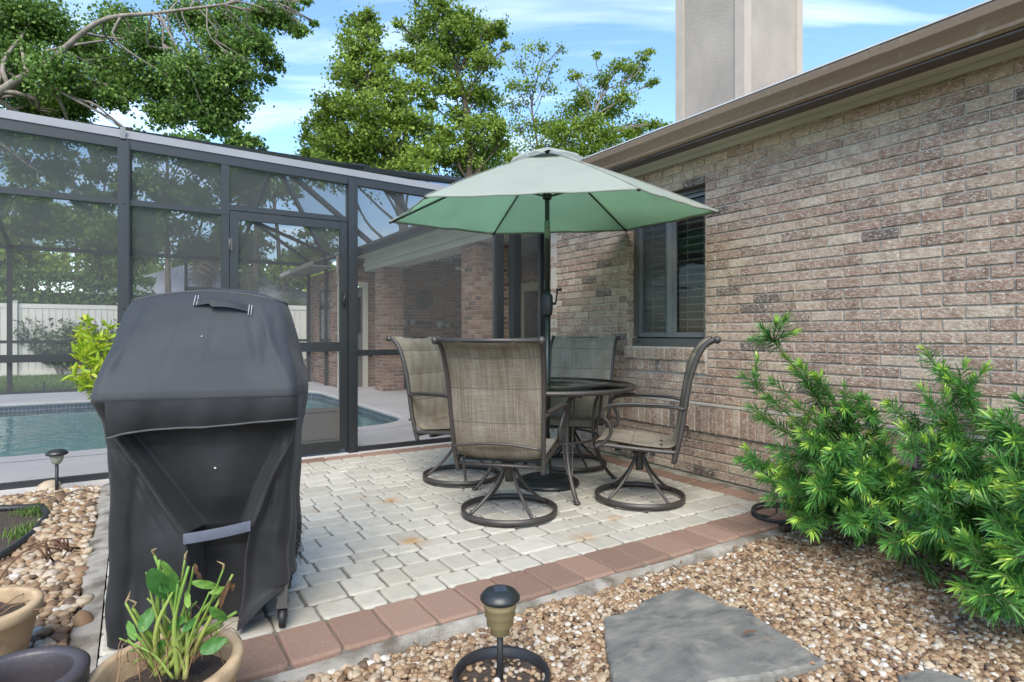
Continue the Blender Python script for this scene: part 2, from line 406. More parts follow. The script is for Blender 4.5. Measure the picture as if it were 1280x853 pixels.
# ---------------------------------------------------------------- ground, deck, pool
def struct(name, mb, m, kind='structure'):
    o = mb.build(name, m); o['kind'] = kind; return o
PX0, PX1, PY0, PY1 = -7.0, 3.05, 6.92, 12.2          # pool outline
def rrect(x0, x1, y0, y1, r, n=8):
    pts = []
    for cx, cy, a0 in ((x1 - r, y0 + r, -90), (x1 - r, y1 - r, 0), (x0 + r, y1 - r, 90), (x0 + r, y0 + r, 180)):
        for k in range(n + 1):
            a = radians(a0 + 90 * k / n); pts.append((cx + r * cos(a), cy + r * sin(a)))
    return pts
pool_pts = rrect(PX0, PX1, PY0, PY1, .75, 10)

g = MB()                                              # one sheet to the horizon, cut out round the pool
R_ = 400
x0, x1, y0, y1 = -7.6, 3.4, 6.2, 13.0
zg = -.07
g.add([(-R_, -R_, zg), (R_, -R_, zg), (R_, y0, zg), (-R_, y0, zg)], [(0, 1, 2, 3)])
g.add([(-R_, y1, zg), (R_, y1, zg), (R_, R_, zg), (-R_, R_, zg)], [(0, 1, 2, 3)])
g.add([(-R_, y0, zg), (x0, y0, zg), (x0, y1, zg), (-R_, y1, zg)], [(0, 1, 2, 3)])
g.add([(x1, y0, zg), (R_, y0, zg), (R_, y1, zg), (x1, y1, zg)], [(0, 1, 2, 3)])
struct('ground', g, M['grass'])

dk = MB()                                             # deck sheet round the pool opening
DX0, DX1, DY0, DY1 = -9.0, 7.2, 5.42, 14.25
n = len(pool_pts)
def edge_pt(p):
    cx, cy = (PX0 + PX1) / 2, (PY0 + PY1) / 2
    d = np.array([p[0] - cx, p[1] - cy]); t = 1e9
    for lim, k in ((DX0, 0), (DX1, 0), (DY0, 1), (DY1, 1)):
        c = (cx, cy)[k]
        if abs(d[k]) > 1e-6 and (lim - c) / d[k] > 0: t = min(t, (lim - c) / d[k])
    return (cx + d[0] * t, cy + d[1] * t)
corner_add = [(DX1, DY0), (DX1, DY1), (DX0, DY1), (DX0, DY0)]
ins, outs = [], []
for p in pool_pts: ins.append(p); outs.append(edge_pt(p))
for i in range(n):
    j = (i + 1) % n
    a, b = outs[i], outs[j]
    ring = [ins[i], ins[j], b]
    for c in corner_add:                              # keep the square outer corners
        if (abs(a[0] - c[0]) < 1e-6) != (abs(b[0] - c[0]) < 1e-6) and (abs(a[1] - c[1]) < 1e-6) != (abs(b[1] - c[1]) < 1e-6):
            ring.append(c)
    ring.append(a)
    dk.add([(x, y, 0) for x, y in ring], [tuple(range(len(ring)))])
dk.add([(DX0, DY0, 0), (DX1, DY0, 0), (DX1, DY0, -.1), (DX0, DY0, -.1)], [(0, 3, 2, 1)])
# rounded coping lip
cop = []
for off, z in ((.30, .004), (.06, .008), (.0, .006), (-.03, -.01), (-.035, -.035), (-.01, -.05)):
    cx, cy = (PX0 + PX1) / 2, (PY0 + PY1) / 2
    rr = rrect(PX0 - off, PX1 + off, PY0 - off, PY1 + off, .75 + off, 10)
    cop.append([(x, y, z) for x, y in rr])
struct('pool_deck', dk, M['deck'])
cp = MB(); cp.grid(cop, wrap=True)
struct('pool_coping', cp, M['deck'])

def tile_mat():
    m, n_, l, b = new_mat('pool_tile')
    t = n_.new('ShaderNodeTexCoord'); br = n_.new('ShaderNodeTexBrick')
    sx_ = n_.new('ShaderNodeSeparateXYZ'); l.new(t.outputs['Object'], sx_.inputs[0]); ad = n_.new('ShaderNodeMath'); l.new(sx_.outputs[0], ad.inputs[0]); l.new(sx_.outputs[1], ad.inputs[1])
    cb_ = n_.new('ShaderNodeCombineXYZ'); l.new(ad.outputs[0], cb_.inputs[0]); l.new(sx_.outputs[2], cb_.inputs[1]); l.new(cb_.outputs[0], br.inputs[0])
    br.offset = 0; br.inputs['Scale'].default_value = 9; br.inputs['Brick Width'].default_value = .5; br.inputs['Row Height'].default_value = .5
    br.inputs['Color1'].default_value = (.02, .05, .10, 1); br.inputs['Color2'].default_value = (.05, .08, .13, 1); br.inputs['Mortar'].default_value = (.25, .27, .28, 1)
    br.inputs['Mortar Size'].default_value = .03
    l.new(br.outputs[0], b.inputs['Base Color']); b.inputs['Roughness'].default_value = .2
    return m
M['tile'] = tile_mat()
bs = MB()
for (za, zb, mi) in ((-.045, -.20, 1), (-.20, -1.3, 0)):
    P = [[(x, y, z) for x, y in pool_pts] for z in (za, zb)]
    bs.grid(P, mat=mi, smooth=False, wrap=True)
bs.add([(x, y, -1.3) for x, y in pool_pts], [tuple(range(n))])
bs.box((-.5, 7.6, -1.0), (.5, .9, .6)); 
o = bs.build('pool_basin', [M['plaster'], M['tile']]); o['kind'] = 'structure'
wt = MB(); wt.add([(x * 1.0, y, -.115) for x, y in pool_pts], [tuple(range(n))])
struct('pool_water', wt, M['water'])

# lanai step and bed edging
# ---------------------------------------------------------------- bricks
def quad_box(mb, o, u, nrm, u0, u1, z0, z1, n0, n1, **k):
    """box spanning u0..u1 along u, z0..z1, n0..n1 along the normal"""
    o, u, nrm = np.array(o, float), np.array(u, float), np.array(nrm, float)
    v = []
    for nn in (n0, n1):
        for z in (z0, z1):
            for uu in (u0, u1):
                v.append(o + u * uu + nrm * nn + np.array([0, 0, z]))
    return mb.add(v, [(0, 1, 3, 2), (4, 6, 7, 5), (0, 4, 5, 1), (2, 3, 7, 6), (0, 2, 6, 4), (1, 5, 7, 3)], **k)
brng = random.Random(4)
def one_brick(mb, o, u, nrm, u0, u1, z0, z1, n0=-.02, n1=0.0, ch=.004, dark=None):
    o, u, nrm = np.array(o, float), np.array(u, float), np.array(nrm, float)
    j = lambda s: brng.uniform(-s, s)
    s_ = .0012
    n1 = n1 + j(.0018)
    P = []
    for (a, b) in ((u0, z0), (u1, z0), (u1, z1), (u0, z1)):
        P.append(o + u * a + nrm * n0 + np.array([0, 0, b]))
    for (a, b) in ((u0, z0), (u1, z0), (u1, z1), (u0, z1)):
        P.append(o + u * (a + j(s_)) + nrm * (n1 - ch) + np.array([0, 0, b + j(s_)]))
    for (a, b, sa, sb) in ((u0, z0, 1, 1), (u1, z0, -1, 1), (u1, z1, -1, -1), (u0, z1, 1, -1)):
        P.append(o + u * (a + sa * (ch + j(.001))) + nrm * (n1 + j(.0012)) + np.array([0, 0, b + sb * (ch + j(.001))]))
    t = brng.random()
    t = .14 + t * .86
    if brng.random() < .035: t = brng.uniform(0, .12)
    if dark is not None: t = dark
    F_ = []
    for a in range(4):
        b = (a + 1) % 4
        F_ += [(a, b, b + 4, a + 4), (a + 4, b + 4, b + 8, a + 8)]
    F_.append((8, 9, 10, 11))
    mb.add(P, F_, t)
BL, BH = .2135, .0677
def brick_wall(mb, mo, o, u, nrm, L, z0, z1, holes=(), proud=0.0, phase=0, thick=.12, mortar=True):
    """running bond over 0..L, z0..z1; holes are (u0,u1,z0,z1) left free"""
    nrow = int(round((z1 - z0) / BH)); h = (z1 - z0) / nrow
    for r in range(nrow):
        a, b = z0 + r * h, z0 + (r + 1) * h
        iv = [(0, L)]
        for (hu0, hu1, hz0, hz1) in holes:
            if b > hz0 + .02 and a < hz1 - .02:
                iv = [q for (p0, p1) in iv for q in ((p0, min(p1, hu0)), (max(p0, hu1), p1)) if q[1] - q[0] > .01]
        for (p0, p1) in iv:
            k = math.floor(p0 / BL) - 1
            while True:
                s = (k + (.5 if (r + phase) % 2 else 0)) * BL
                e = s + BL; k += 1
                if s >= p1 - .015: break
                s2, e2 = max(s, p0), min(e, p1)
                if e2 - s2 < .025: continue
                one_brick(mb, o, u, nrm, s2 + .005, e2 - .005, a + .005, b - .005, n1=proud)
    if mortar:
        us = sorted({0, L, *[h_[0] for h_ in holes], *[h_[1] for h_ in holes]})
        for ua, ub in zip(us[:-1], us[1:]):
            hs_ = sorted([h_ for h_ in holes if h_[0] <= ua + 1e-6 and h_[1] >= ub - 1e-6], key=lambda q: q[2])
            z = z0
            for h_ in hs_:
                if h_[2] > z: quad_box(mo, o, u, nrm, ua, ub, z, h_[2], -thick, proud - .010)
                z = h_[3]
            if z < z1: quad_box(mo, o, u, nrm, ua, ub, z, z1, -thick, proud - .010)
def soldier(mb, mo, o, u, nrm, L, z0, z1, proud, u_start=0):
    k = u_start
    while k < u_start + L - .02:
        one_brick(mb, o, u, nrm, k + .005, min(k + BH, u_start + L) - .005, z0 + .004, z1 - .004, n1=proud)
        k += BH
    quad_box(mo, o, u, nrm, u_start, u_start + L, z0, z1, -.02, proud - .007)

# ---------------------------------------------------------------- the house
house = empty('brick_house', (3.73, 2.5, 0), 0, 'single storey brick house with brown gutter, dark window and covered rear lanai', 'house')
H0 = np.array([3.73, 2.5, 0])
def hb(mb, name, m, parent=None):
    """house part: geometry written in world coordinates, object under the house"""
    mb.v = [v - H0 for v in mb.v]
    o = mb.build(name, m, parent or house)
    return o
WX = 3.73
WY0, WY1 = -3.0, 5.10
U, N = (0, 1, 0), (-1, 0, 0)
O = (WX, WY0, 0)
wu = lambda y: y - WY0
win = (3.08, 3.93, 1.00, 2.28)
bw = MB(); 
hole = (wu(win[0]), wu(win[1]), win[2] - .005, win[3])
sill = (wu(win[0]) - .02, wu(win[1]) + .02, .79, 1.0)
mo_ = MB()
def both(*a, **k): brick_wall(bw, mo_, *a, **k)
both(O, U, N, WY1 - WY0, 0.0, .338)
both(O, U, N, WY1 - WY0, .572, 2.535, holes=[hole, sill])
soldier(bw, mo_, O, U, N, WY1 - WY0, .342, .552, .018)
quad_box(mo_, O, U, N, 0, WY1 - WY0, .553, .571, -.02, .020)
soldier(bw, mo_, O, U, N, sill[1] - sill[0], .790, .888, .012, sill[0])
soldier(bw, mo_, O, U, N, sill[1] - sill[0], .890, .988, .03, sill[0])
quad_box(mo_, O, U, N, sill[0], sill[1], .985, .997, -.12, .020)
# end return of the wall and window reveals
both((WX, WY1, 0), (1, 0, 0), (0, 1, 0), 1.0, 0, 2.535)
for (yy, nn) in ((win[1], -1), (win[0], 1)):
    oo = (WX + .004, yy - .0005 * nn, 0)
    r = 0; z = win[2]
    while z < win[3] - .02:
        one_brick(bw, oo, (1, 0, 0), (0, nn, 0), 0.0, .095, z + .005, min(z + BH, win[3]) - .005, n1=.004)
        z += BH
wall = hb(bw, 'wall', M['brick'])
wall_m = hb(mo_, 'mortar', M['mortar'], wall)
# window
def add_window(y0, y1, z0, z1, name='window'):
    xf = WX + .075
    fr = MB(); w = .045
    fr.box((xf + .03, (y0 + y1) / 2, z1 - w / 2), (.07, y1 - y0, w)); fr.box((xf + .025, (y0 + y1) / 2, z0 + w / 2 + .01), (.09, y1 - y0, w + .02))
    fr.box((xf + .03, y0 + w / 2, (z0 + z1) / 2 + .02), (.07, w, z1 - z0 - 2 * w - .04)); fr.box((xf + .03, y1 - w / 2, (z0 + z1) / 2 + .02), (.07, w, z1 - z0 - 2 * w - .04))
    f = hb(fr, name, M['winframe'])
    sa = MB(); ym = (y0 + y1) / 2 + .01
    a0, a1, b0, b1 = y0 + w, y1 - w, z0 + w + .03, z1 - w
    sa.box((xf + .03, ym, (b0 + b1) / 2), (.05, .05, b1 - b0))
    for (p, q) in ((a0, ym - .025), (ym + .025, a1)):
        sa.box((xf + .035, (p + q) / 2, b0 + .02), (.03, q - p, .04)); sa.box((xf + .035, (p + q) / 2, b1 - .015), (.03, q - p, .03))
        sa.box((xf + .035, p + .012, (b0 + b1) / 2), (.03, .024, b1 - b0 - .08)); sa.box((xf + .035, q - .012, (b0 + b1) / 2), (.03, .024, b1 - b0 - .08))
    sa2 = hb(sa, 'sash', M['winframe2'], f)
    gl = MB(); gl.add([(xf + .045, a0, b0), (xf + .045, a1, b0), (xf + .045, a1, b1), (xf + .045, a0, b1)], [(3, 2, 1, 0)])
    hb(gl, 'pane', M['glass'], f)
    sc = MB(); sc.add([(xf + .012, ym, b0), (xf + .012, a1, b0), (xf + .012, a1, b1), (xf + .012, ym, b1)], [(0, 1, 2, 3)])
    hb(sc, 'window_screen', M['screen'], f)
    bl = MB(); z = b0 + .02; k = 0
    while z < b1 - .05:
        c = (xf + .12, (a0 + a1) / 2, z); ww = .05; t = radians(14)
        bl.add([(c[0] - ww / 2 * cos(t), a0 - .04, c[2] + ww / 2 * sin(t)), (c[0] - ww / 2 * cos(t), a1 + .04, c[2] + ww / 2 * sin(t)),
                (c[0] + ww / 2 * cos(t), a1 + .04, c[2] - ww / 2 * sin(t)), (c[0] + ww / 2 * cos(t), a0 - .04, c[2] - ww / 2 * sin(t)),
                (c[0] - ww / 2 * cos(t), a0 - .04, c[2] + ww / 2 * sin(t) - .006), (c[0] - ww / 2 * cos(t), a1 + .04, c[2] + ww / 2 * sin(t) - .006)],
               [(0, 1, 2, 3), (4, 5, 1, 0)])
        z += .062
    for yy in (a0 + .1, a1 - .1, ym - .12, ym + .12): bl.box((xf + .093, yy, (b0 + b1) / 2), (.003, .006, b1 - b0))
    hb(bl, 'blind', M['blind'], f)
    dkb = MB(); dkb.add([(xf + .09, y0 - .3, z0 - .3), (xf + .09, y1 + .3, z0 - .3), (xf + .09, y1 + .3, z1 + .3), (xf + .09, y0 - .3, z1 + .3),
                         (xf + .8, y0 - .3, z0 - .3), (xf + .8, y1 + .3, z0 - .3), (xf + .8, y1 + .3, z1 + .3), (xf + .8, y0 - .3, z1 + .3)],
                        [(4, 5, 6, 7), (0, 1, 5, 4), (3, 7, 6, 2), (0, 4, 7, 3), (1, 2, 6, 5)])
    hb(dkb, 'dark_room_box', M['dark'], f)  # box added behind the pane, its black standing for an unlit room
    lk = MB(); lk.tube([(xf - .03, y1 - .07, z0 + .035), (xf - .012, y1 - .07, z0 + .035)], .009, 12); lk.tube([(xf - .03, y1 - .10, z0 + .035), (xf - .012, y1 - .10, z0 + .035)], .006, 10)
    hb(lk, 'latch', M['blackplastic'], f)
add_window(*win)
# soffit, fascia, gutter, roof
GY0, GY1 = WY0, 5.55
XS = WX - .20
s = MB(); s.box(((WX + XS) / 2 - .001, (GY0 + GY1) / 2, 2.525), (WX - XS, GY1 - GY0, .012))
s.box((WX - .012, (GY0 + WY1) / 2, 2.50), (.02, WY1 - GY0, .035))
hb(s, 'soffit', M['cream'])
def gutter(y0, y1, xb, zt):
    """K profile gutter, back at xb, top at zt, running along Y"""
    prof = [(0, 0), (0, -.135), (-.11, -.135), (-.125, -.122), (-.128, -.105), (-.148, -.075), (-.172, -.045), (-.178, -.012), (-.178, 0), (-.165, 0), (-.165, -.01), (-.155, -.04), (-.12, -.08), (-.11, -.12), (-.01, -.125)]
    g_ = MB(); ys = list(np.linspace(y0, y1, 20))
    P = [[(xb + px_, y, zt + pz + .002 * sin(y * 3)) for px_, pz in prof] for y in ys]
    g_.grid(P, smooth=False)
    for i in (0, -1): g_.add([p for p in P[i][:9]], [tuple(range(9))])
    return g_
gt = gutter(GY0, GY1, XS - .001, 2.638); hb(gt, 'gutter', M['gutter'])
for yy in (-.4, 1.62, 4.35):
    gj = gutter(yy, yy + .05, XS - .0005, 2.6395); gj.v = [np.c_[XS + (v[:, 0] - XS) * 1.018, v[:, 1], v[:, 2] - .0005 + (v[:, 2] - 2.57) * .02] for v in gj.v]; hb(gj, 'gutter_joint', M['gutter'])
fs = MB(); fs.box((XS + .010, (GY0 + GY1) / 2, 2.60), (.018, GY1 - GY0, .14)); fs.box((XS - .045, (GY0 + GY1) / 2, 2.494), (.11, GY1 - GY0, .010))  # second box: thin strip carrying the painted shade below the gutter
hb(fs, 'fascia', M['gutter_shaded'])
de = MB(); de.box((XS - .085, (GY0 + GY1) / 2, 2.645), (.20, GY1 - GY0, .008)); hb(de, 'drip_edge', M['dripedge'])
sl = .36
rf = MB()
def roof_quad(x0_, x1_, ya, yb, z, thick=.03):
    zb = z + (x1_ - x0_) * sl
    rf.add([(x0_, ya, z), (x0_, yb, z), (x1_, yb, zb), (x1_, ya, zb), (x0_, ya, z - thick), (x0_, yb, z - thick), (x1_, yb, zb - thick), (x1_, ya, zb - thick)],
           [(0, 3, 2, 1), (4, 5, 6, 7), (0, 1, 5, 4), (1, 2, 6, 5), (0, 4, 7, 3), (2, 3, 7, 6)])
roof_quad(XS - .10, 9.0, GY0, GY1, 2.68)
roof_quad(3.80, 9.0, GY1 + .002, 12.4, 2.83)
roof_quad(3.12, 9.0, 12.402, 15.4, 2.60)
roof = hb(rf, 'roof', M['shingle'])
# chimney (board clad chase with corner trim)
ch = MB(); cx0, cx1, cy0, cy1 = 6.5, 7.72, 4.76, 5.84
ch.box(((cx0 + cx1) / 2, (cy0 + cy1) / 2, 5.0), (cx1 - cx0, cy1 - cy0, 3.4))
chm = hb(ch, 'chimney', M['stucco'], roof)
ct = MB(); tw, tp = .14, .022
for (x, y) in ((cx0, cy0), (cx1, cy0), (cx0, cy1), (cx1, cy1)):
    sx = 1 if x == cx0 else -1; sy = 1 if y == cy0 else -1
    ct.box((x + sx * (tw / 2 - tp), y + sy * (tw / 2 - tp), 4.99), (tw, tw, 3.3))
ct.box(((cx0 + cx1) / 2, (cy0 + cy1) / 2, 6.72), (cx1 - cx0 + .16, cy1 - cy0 + .16, .12))
hb(ct, 'chimney_trim', M['stuccotrim'], roof)
# lanai: two piers, beam, ceiling, end wall, back wall
def pier(x0_, x1_, y0_, y1_, z1_):
    b_ = MB(); m_ = MB()
    for (o_, u_, n_, L_) in (((x0_, y0_, 0), (1, 0, 0), (0, -1, 0), x1_ - x0_), ((x0_, y0_, 0), (0, 1, 0), (-1, 0, 0), y1_ - y0_),
                             ((x0_, y1_, 0), (1, 0, 0), (0, 1, 0), x1_ - x0_), ((x1_, y0_, 0), (0, 1, 0), (1, 0, 0), y1_ - y0_)):
        brick_wall(b_, m_, o_, u_, n_, L_, 0, z1_, thick=.05, mortar=False)
    m_.box(((x0_ + x1_) / 2, (y0_ + y1_) / 2, z1_ / 2), (x1_ - x0_ - .014, y1_ - y0_ - .014, z1_ - .01))
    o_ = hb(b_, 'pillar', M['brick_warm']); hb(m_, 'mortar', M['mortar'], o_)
pier(4.06, 4.62, 7.33, 7.75, 2.40)
pier(4.06, 4.50, 11.0, 11.42, 2.40)
bm = MB(); bm.box((4.27, 8.98, 2.55), (.40, 7.1 - .9, .30)); 
bm.box((4.0, 8.95, 2.69), (.14, 6.85, .03)); bm.box((4.045, 8.95, 2.53), (.02, 6.2, .06))
hb(bm, 'lanai_beam', M['cream'])
lg = MB(); lg.box((3.90, 8.85, 2.78), (.15, 6.5, .15)); hb(lg, 'lanai_gutter', M['alu'])
lc = MB(); lc.box((5.58, 8.8, 2.72), (2.95, 7.3, .03)); hb(lc, 'lanai_ceiling', M['interior'])
ew, em = MB(), MB()
brick_wall(ew, em, (3.55, 12.2, 0), (1, 0, 0), (0, -1, 0), 3.4, 0, 2.71, holes=[(.0, .62, 0, 2.15)])
brick_wall(ew, em, (6.85, 5.2, 0), (0, 1, 0), (-1, 0, 0), 7.0, 2.16, 2.78)
brick_wall(ew, em, (3.55, 12.2, 0), (0, 1, 0), (-1, 0, 0), 2.4, 0, 2.45, holes=[(.6, 1.5, .75, 2.1)])
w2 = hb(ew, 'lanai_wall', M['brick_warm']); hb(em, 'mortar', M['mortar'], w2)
# wing window and end door
wq = MB(); wq.box((3.60, 13.25, 1.425), (.06, .9, 1.35)); hb(wq, 'window', M['winframe'])
wq = MB(); wq.box((3.565, 13.25, 1.425), (.008, .8, 1.25)); o_ = hb(wq, 'window', M['glassdoor'])
wq = MB(); wq.box((3.67, 13.25, 1.425), (.006, .84, 1.3)); hb(wq, 'dark_window_back', M['dark'])  # black sheet behind the glass stands for the unlit room
dr = MB(); dr.box((3.60, 12.185, 1.06), (.10, .08, 2.12)); dr.box((4.12, 12.185, 1.06), (.10, .08, 2.12)); dr.box((3.86, 12.18, 2.14), (.62, .08, .09))
dfr = hb(dr, 'door', M['cream'])
dr = MB(); dr.box((3.86, 12.21, 1.04), (.42, .03, 2.08)); hb(dr, 'door_leaf', mat('door_grey', (.17, .16, .155), rough=.5), dfr)
dr = MB(); dr.box((3.93, 12.188, 1.5), (.20, .012, .75)); hb(dr, 'door_pane', M['dark'], dfr)
# far wall of the lanai: cream frame with sliding glass
bk = MB(); bk.box((6.90, 8.85, 1.08), (.10, 6.7, 2.14)); hb(bk, 'rear_wall', mat('cream_wall', (.50, .43, .32), (.46, .40, .30), rough=.8))
sd1 = MB()
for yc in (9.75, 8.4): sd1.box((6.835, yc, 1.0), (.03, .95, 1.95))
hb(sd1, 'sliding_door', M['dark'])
sd2 = MB()
for yc in (9.75, 8.4): sd2.box((6.815, yc, 1.02), (.004, .78, 1.8))
hb(sd2, 'sliding_door_glass', glass_mat('slider_glass', (.3, .35, .35), ior=2.2))
# wing eave
we = MB(); we.box((3.30, 13.9, 2.50), (.5, 3.1, .02)); we.box((3.08, 13.9, 2.545), (.03, 3.1, .08)); hb(we, 'wing_eave', mat('tan_eave', (.27, .25, .21), (.23, .21, .18), rough=.8))
# hose tap on the wall
tp_ = MB(); p = at_d(1066, 520, 1); rr_ = p[:2] * (WX / p[0])
ty = rr_[1]; tz = CAMH + (418 - 522) / F * (WX / p[0])
tp_.lathe([(0, 0), (.03, 0), (.03, .006), (0, .006)], (0, 0, 0), 16)
for v in tp_.v: v[:] = np.c_[-v[:, 2], v[:, 0], v[:, 1]]
tp_.tube([(0, 0, 0), (-.05, 0, 0), (-.075, 0, -.01), (-.085, 0, -.045)], [.013, .013, .013, .010], 12)
tp_.tube([(-.04, 0, 0), (-.04, 0, .035)], .006, 8); tp_.lathe([(0, 0), (.022, 0), (.024, .006), (0, .008)], (-.04, 0, .034), 12)
tp_.v = [v + np.array([WX - .001, ty, tz]) for v in tp_.v]
hb(tp_, 'water_tap', mat('galvanised', (.45, .45, .45), rough=.35, metal=.7, scale=20))

# ---------------------------------------------------------------- screen enclosure
E0 = np.array([0.65, 5.5, 0])
cage = empty('screen_enclosure', tuple(E0), 0, 'dark bronze aluminium pool enclosure with insect screen walls and hipped roof', 'screen enclosure')
def cb(mb, name, m, parent=None):
    mb.v = [v - E0 for v in mb.v]
    return mb.build(name, m, parent or cage)
YF, YB, XL, XR = 5.5, 14.15, -8.6, 3.9
def ztop(x): return 2.70 - .022 * (x + .8)
front_posts = [(-8.5, .05), (-6.3, .05), (-4.1, .05), (-1.95, .055), (-.055, .078), (.655, .06), (1.73, .085), (3.33, .085), (3.545, .09)]
for (x, w) in front_posts:
    m_ = MB(); m_.box((x, YF, ztop(x) / 2 - .05), (w, .10 if w > .07 else .055, ztop(x) - .10))
    if w > .07: m_.box((x + w * .30, YF - .052, ztop(x) / 2 - .03), (.012, .006, ztop(x) - .1))
    for z in (.12, .93, 1.3, 2.1): m_.tube([(x, YF - .056, z), (x, YF - .051, z)], .006, 8)
    cb(m_, 'post', M['alu'])
m_ = MB(); m_.box((3.91, YF + .02, 1.35), (.05, .05, 2.7)); cb(m_, 'post', M['alu'])
# rails between posts (front)
def front_rail(xa, xb, za, zb, h, d=.05, name='rail'):
    m_ = MB(); m_.bar((xa, YF, za), (xb, YF, zb), d, h); cb(m_, name, M['alu'])
xs = [p_[0] for p_ in front_posts]; ws = [p_[1] for p_ in front_posts]
for i in range(len(xs) - 1):
    a, b = xs[i] + ws[i] / 2, xs[i + 1] - ws[i + 1] / 2
    if i == 5:                                        # the door bay
        front_rail(a, b, 2.165, 2.165, .045)
        continue
    if i == 7:
        front_rail(a, b, .05, .05, .05); continue
    if i < 5: front_rail(a, b, 2.12, 2.12, .045)
    front_rail(a, b, .925, .925, .055)
    front_rail(a, b, .022, .022, .04)
front_rail(3.59, 3.885, .925, .925, .05); front_rail(3.59, 3.885, .022, .022, .04)
# head beam in two lengths, with a pale cap on top
for (a, b) in ((-8.6, -.06), (-.056, 3.98)):
    m_ = MB(); m_.bar((a, YF, ztop(a) - .115), (b, YF, ztop(b) - .115), .062, .075); cb(m_, 'head_beam', M['alu'])
    m_ = MB(); m_.add([(a, YF - .040, ztop(a) - .076), (b, YF - .040, ztop(b) - .076), (b, YF + .015, ztop(b) + .0), (a, YF + .015, ztop(a) + .0),
                       (a, YF + .12, ztop(a) - .076), (b, YF + .12, ztop(b) - .076), (b, YF + .12, ztop(b) + .008), (a, YF + .12, ztop(a) + .008)],
                      [(0, 1, 2, 3), (4, 7, 6, 5), (0, 4, 5, 1), (3, 2, 6, 7), (0, 3, 7, 4), (1, 5, 6, 2)])
    cb(m_, 'gutter_cap', M['alu_light'])
m_ = MB(); m_.box((-.06, YF - .035, ztop(0) - .04), (.035, .03, .085)); cb(m_, 'bracket', M['alu_light'])
# screen cloth, one sheet per bay
def sheet(pts, name='screen_panel', m='screen'):
    m_ = MB(); m_.add(pts, [tuple(range(len(pts)))]); return cb(m_, name, M[m])
for i in range(len(xs) - 1):
    if i == 7: continue
    a, b = xs[i], xs[i + 1]
    zb_ = 2.165 if i == 5 else .02
    sheet([(a, YF + .006, zb_), (b, YF + .006, zb_), (b, YF + .006, ztop(b) - .05), (a, YF + .006, ztop(a) - .05)])
sheet([(3.545, YF + .006, .02), (3.91, YF + .006, .02), (3.91, YF + .006, 2.6), (3.545, YF + .006, 2.6)])
# door
dx0, dx1 = .685 + .005, 1.6875 - .003
door = MB(); w = .068; dz = 2.135
door.box((dx0 + w / 2, YF, dz / 2 + .02), (w, .045, dz - .04)); door.box((dx1 - w / 2, YF, dz / 2 + .02), (w, .045, dz - .04))
for (z, h) in ((dz - .035, .07), (.985, .085), (.07, .10)): door.box(((dx0 + dx1) / 2, YF, z), (dx1 - dx0 - 2 * w, .04, h))
dr_ = cb(door, 'door', M['alu'])
m_ = MB(); m_.box(((dx0 + dx1) / 2, YF - .002, .275), (dx1 - dx0 - 2 * w - .002, .018, .31)); m_.box(((dx0 + dx1) / 2, YF - .014, .15), (dx1 - dx0 - 2 * w - .06, .006, .01)); m_.box(((dx0 + dx1) / 2, YF - .014, .40), (dx1 - dx0 - 2 * w - .06, .006, .01))
cb(m_, 'kick_panel', M['kick'], dr_)
m_ = MB(); m_.add([(dx0 + w, YF + .008, .43), (dx1 - w, YF + .008, .43), (dx1 - w, YF + .008, dz - .07), (dx0 + w, YF + .008, dz - .07)], [(0, 1, 2, 3)])
cb(m_, 'screen_panel', M['screen'], dr_)
m_ = MB(); hx = dx1 - .034
m_.box((hx, YF - .026, 1.42), (.022, .010, .16)); m_.tube([(hx, YF - .03, 1.46), (hx, YF - .06, 1.47), (hx - .01, YF - .065, 1.42), (hx - .01, YF - .06, 1.37)], .008, 8); m_.tube([(hx, YF - .03, 1.37), (hx, YF - .055, 1.37)], .011, 10)
cb(m_, 'door_handle', M['blackplastic'], dr_)
for z in (.35, 1.85):
    m_ = MB(); m_.box((dx0 + .004, YF - .028, z), (.03, .012, .10)); m_.tube([(dx0 - .003, YF - .036, z - .05), (dx0 - .003, YF - .036, z + .05)], .006, 8)
    cb(m_, 'hinge', M['kick'], dr_)
# back wall of the enclosure
back_posts = [-7.5, -5.6, -3.75, -1.89, -.02, 1.91, 3.44]
for x in back_posts:
    m_ = MB(); m_.box((x, YB, 1.35), (.075, .06, 2.70)); cb(m_, 'post', M['alu'])
m_ = MB(); m_.bar((-8.6, YB, 2.70), (3.9, YB, 2.70), .06, .07); cb(m_, 'head_beam', M['alu'])
for (xa, xb) in zip(back_posts[:-1], back_posts[1:]):
    m_ = MB(); m_.bar((xa + .04, YB, .96), (xb - .04, YB, .96), .05, .055); cb(m_, 'rail', M['alu'])
    m_ = MB(); m_.bar((xa + .04, YB, .02), (xb - .04, YB, .02), .05, .05); cb(m_, 'rail', M['alu'])
m_ = MB(); m_.box((.95, YB, 2.2), (.06, .05, 1.0)); m_.bar((.95, YB, 2.05), (1.9, YB, 2.05), .05, .09); cb(m_, 'rail', M['alu'])
sheet([(-8.6, YB + .005, 0), (3.5, YB + .005, 0), (3.5, YB + .005, 2.7), (-8.6, YB + .005, 2.7)])
# right end frame beside the wing
m_ = MB(); m_.box((3.50, 12.9, 1.35), (.06, .07, 2.7)); cb(m_, 'post', M['alu'])
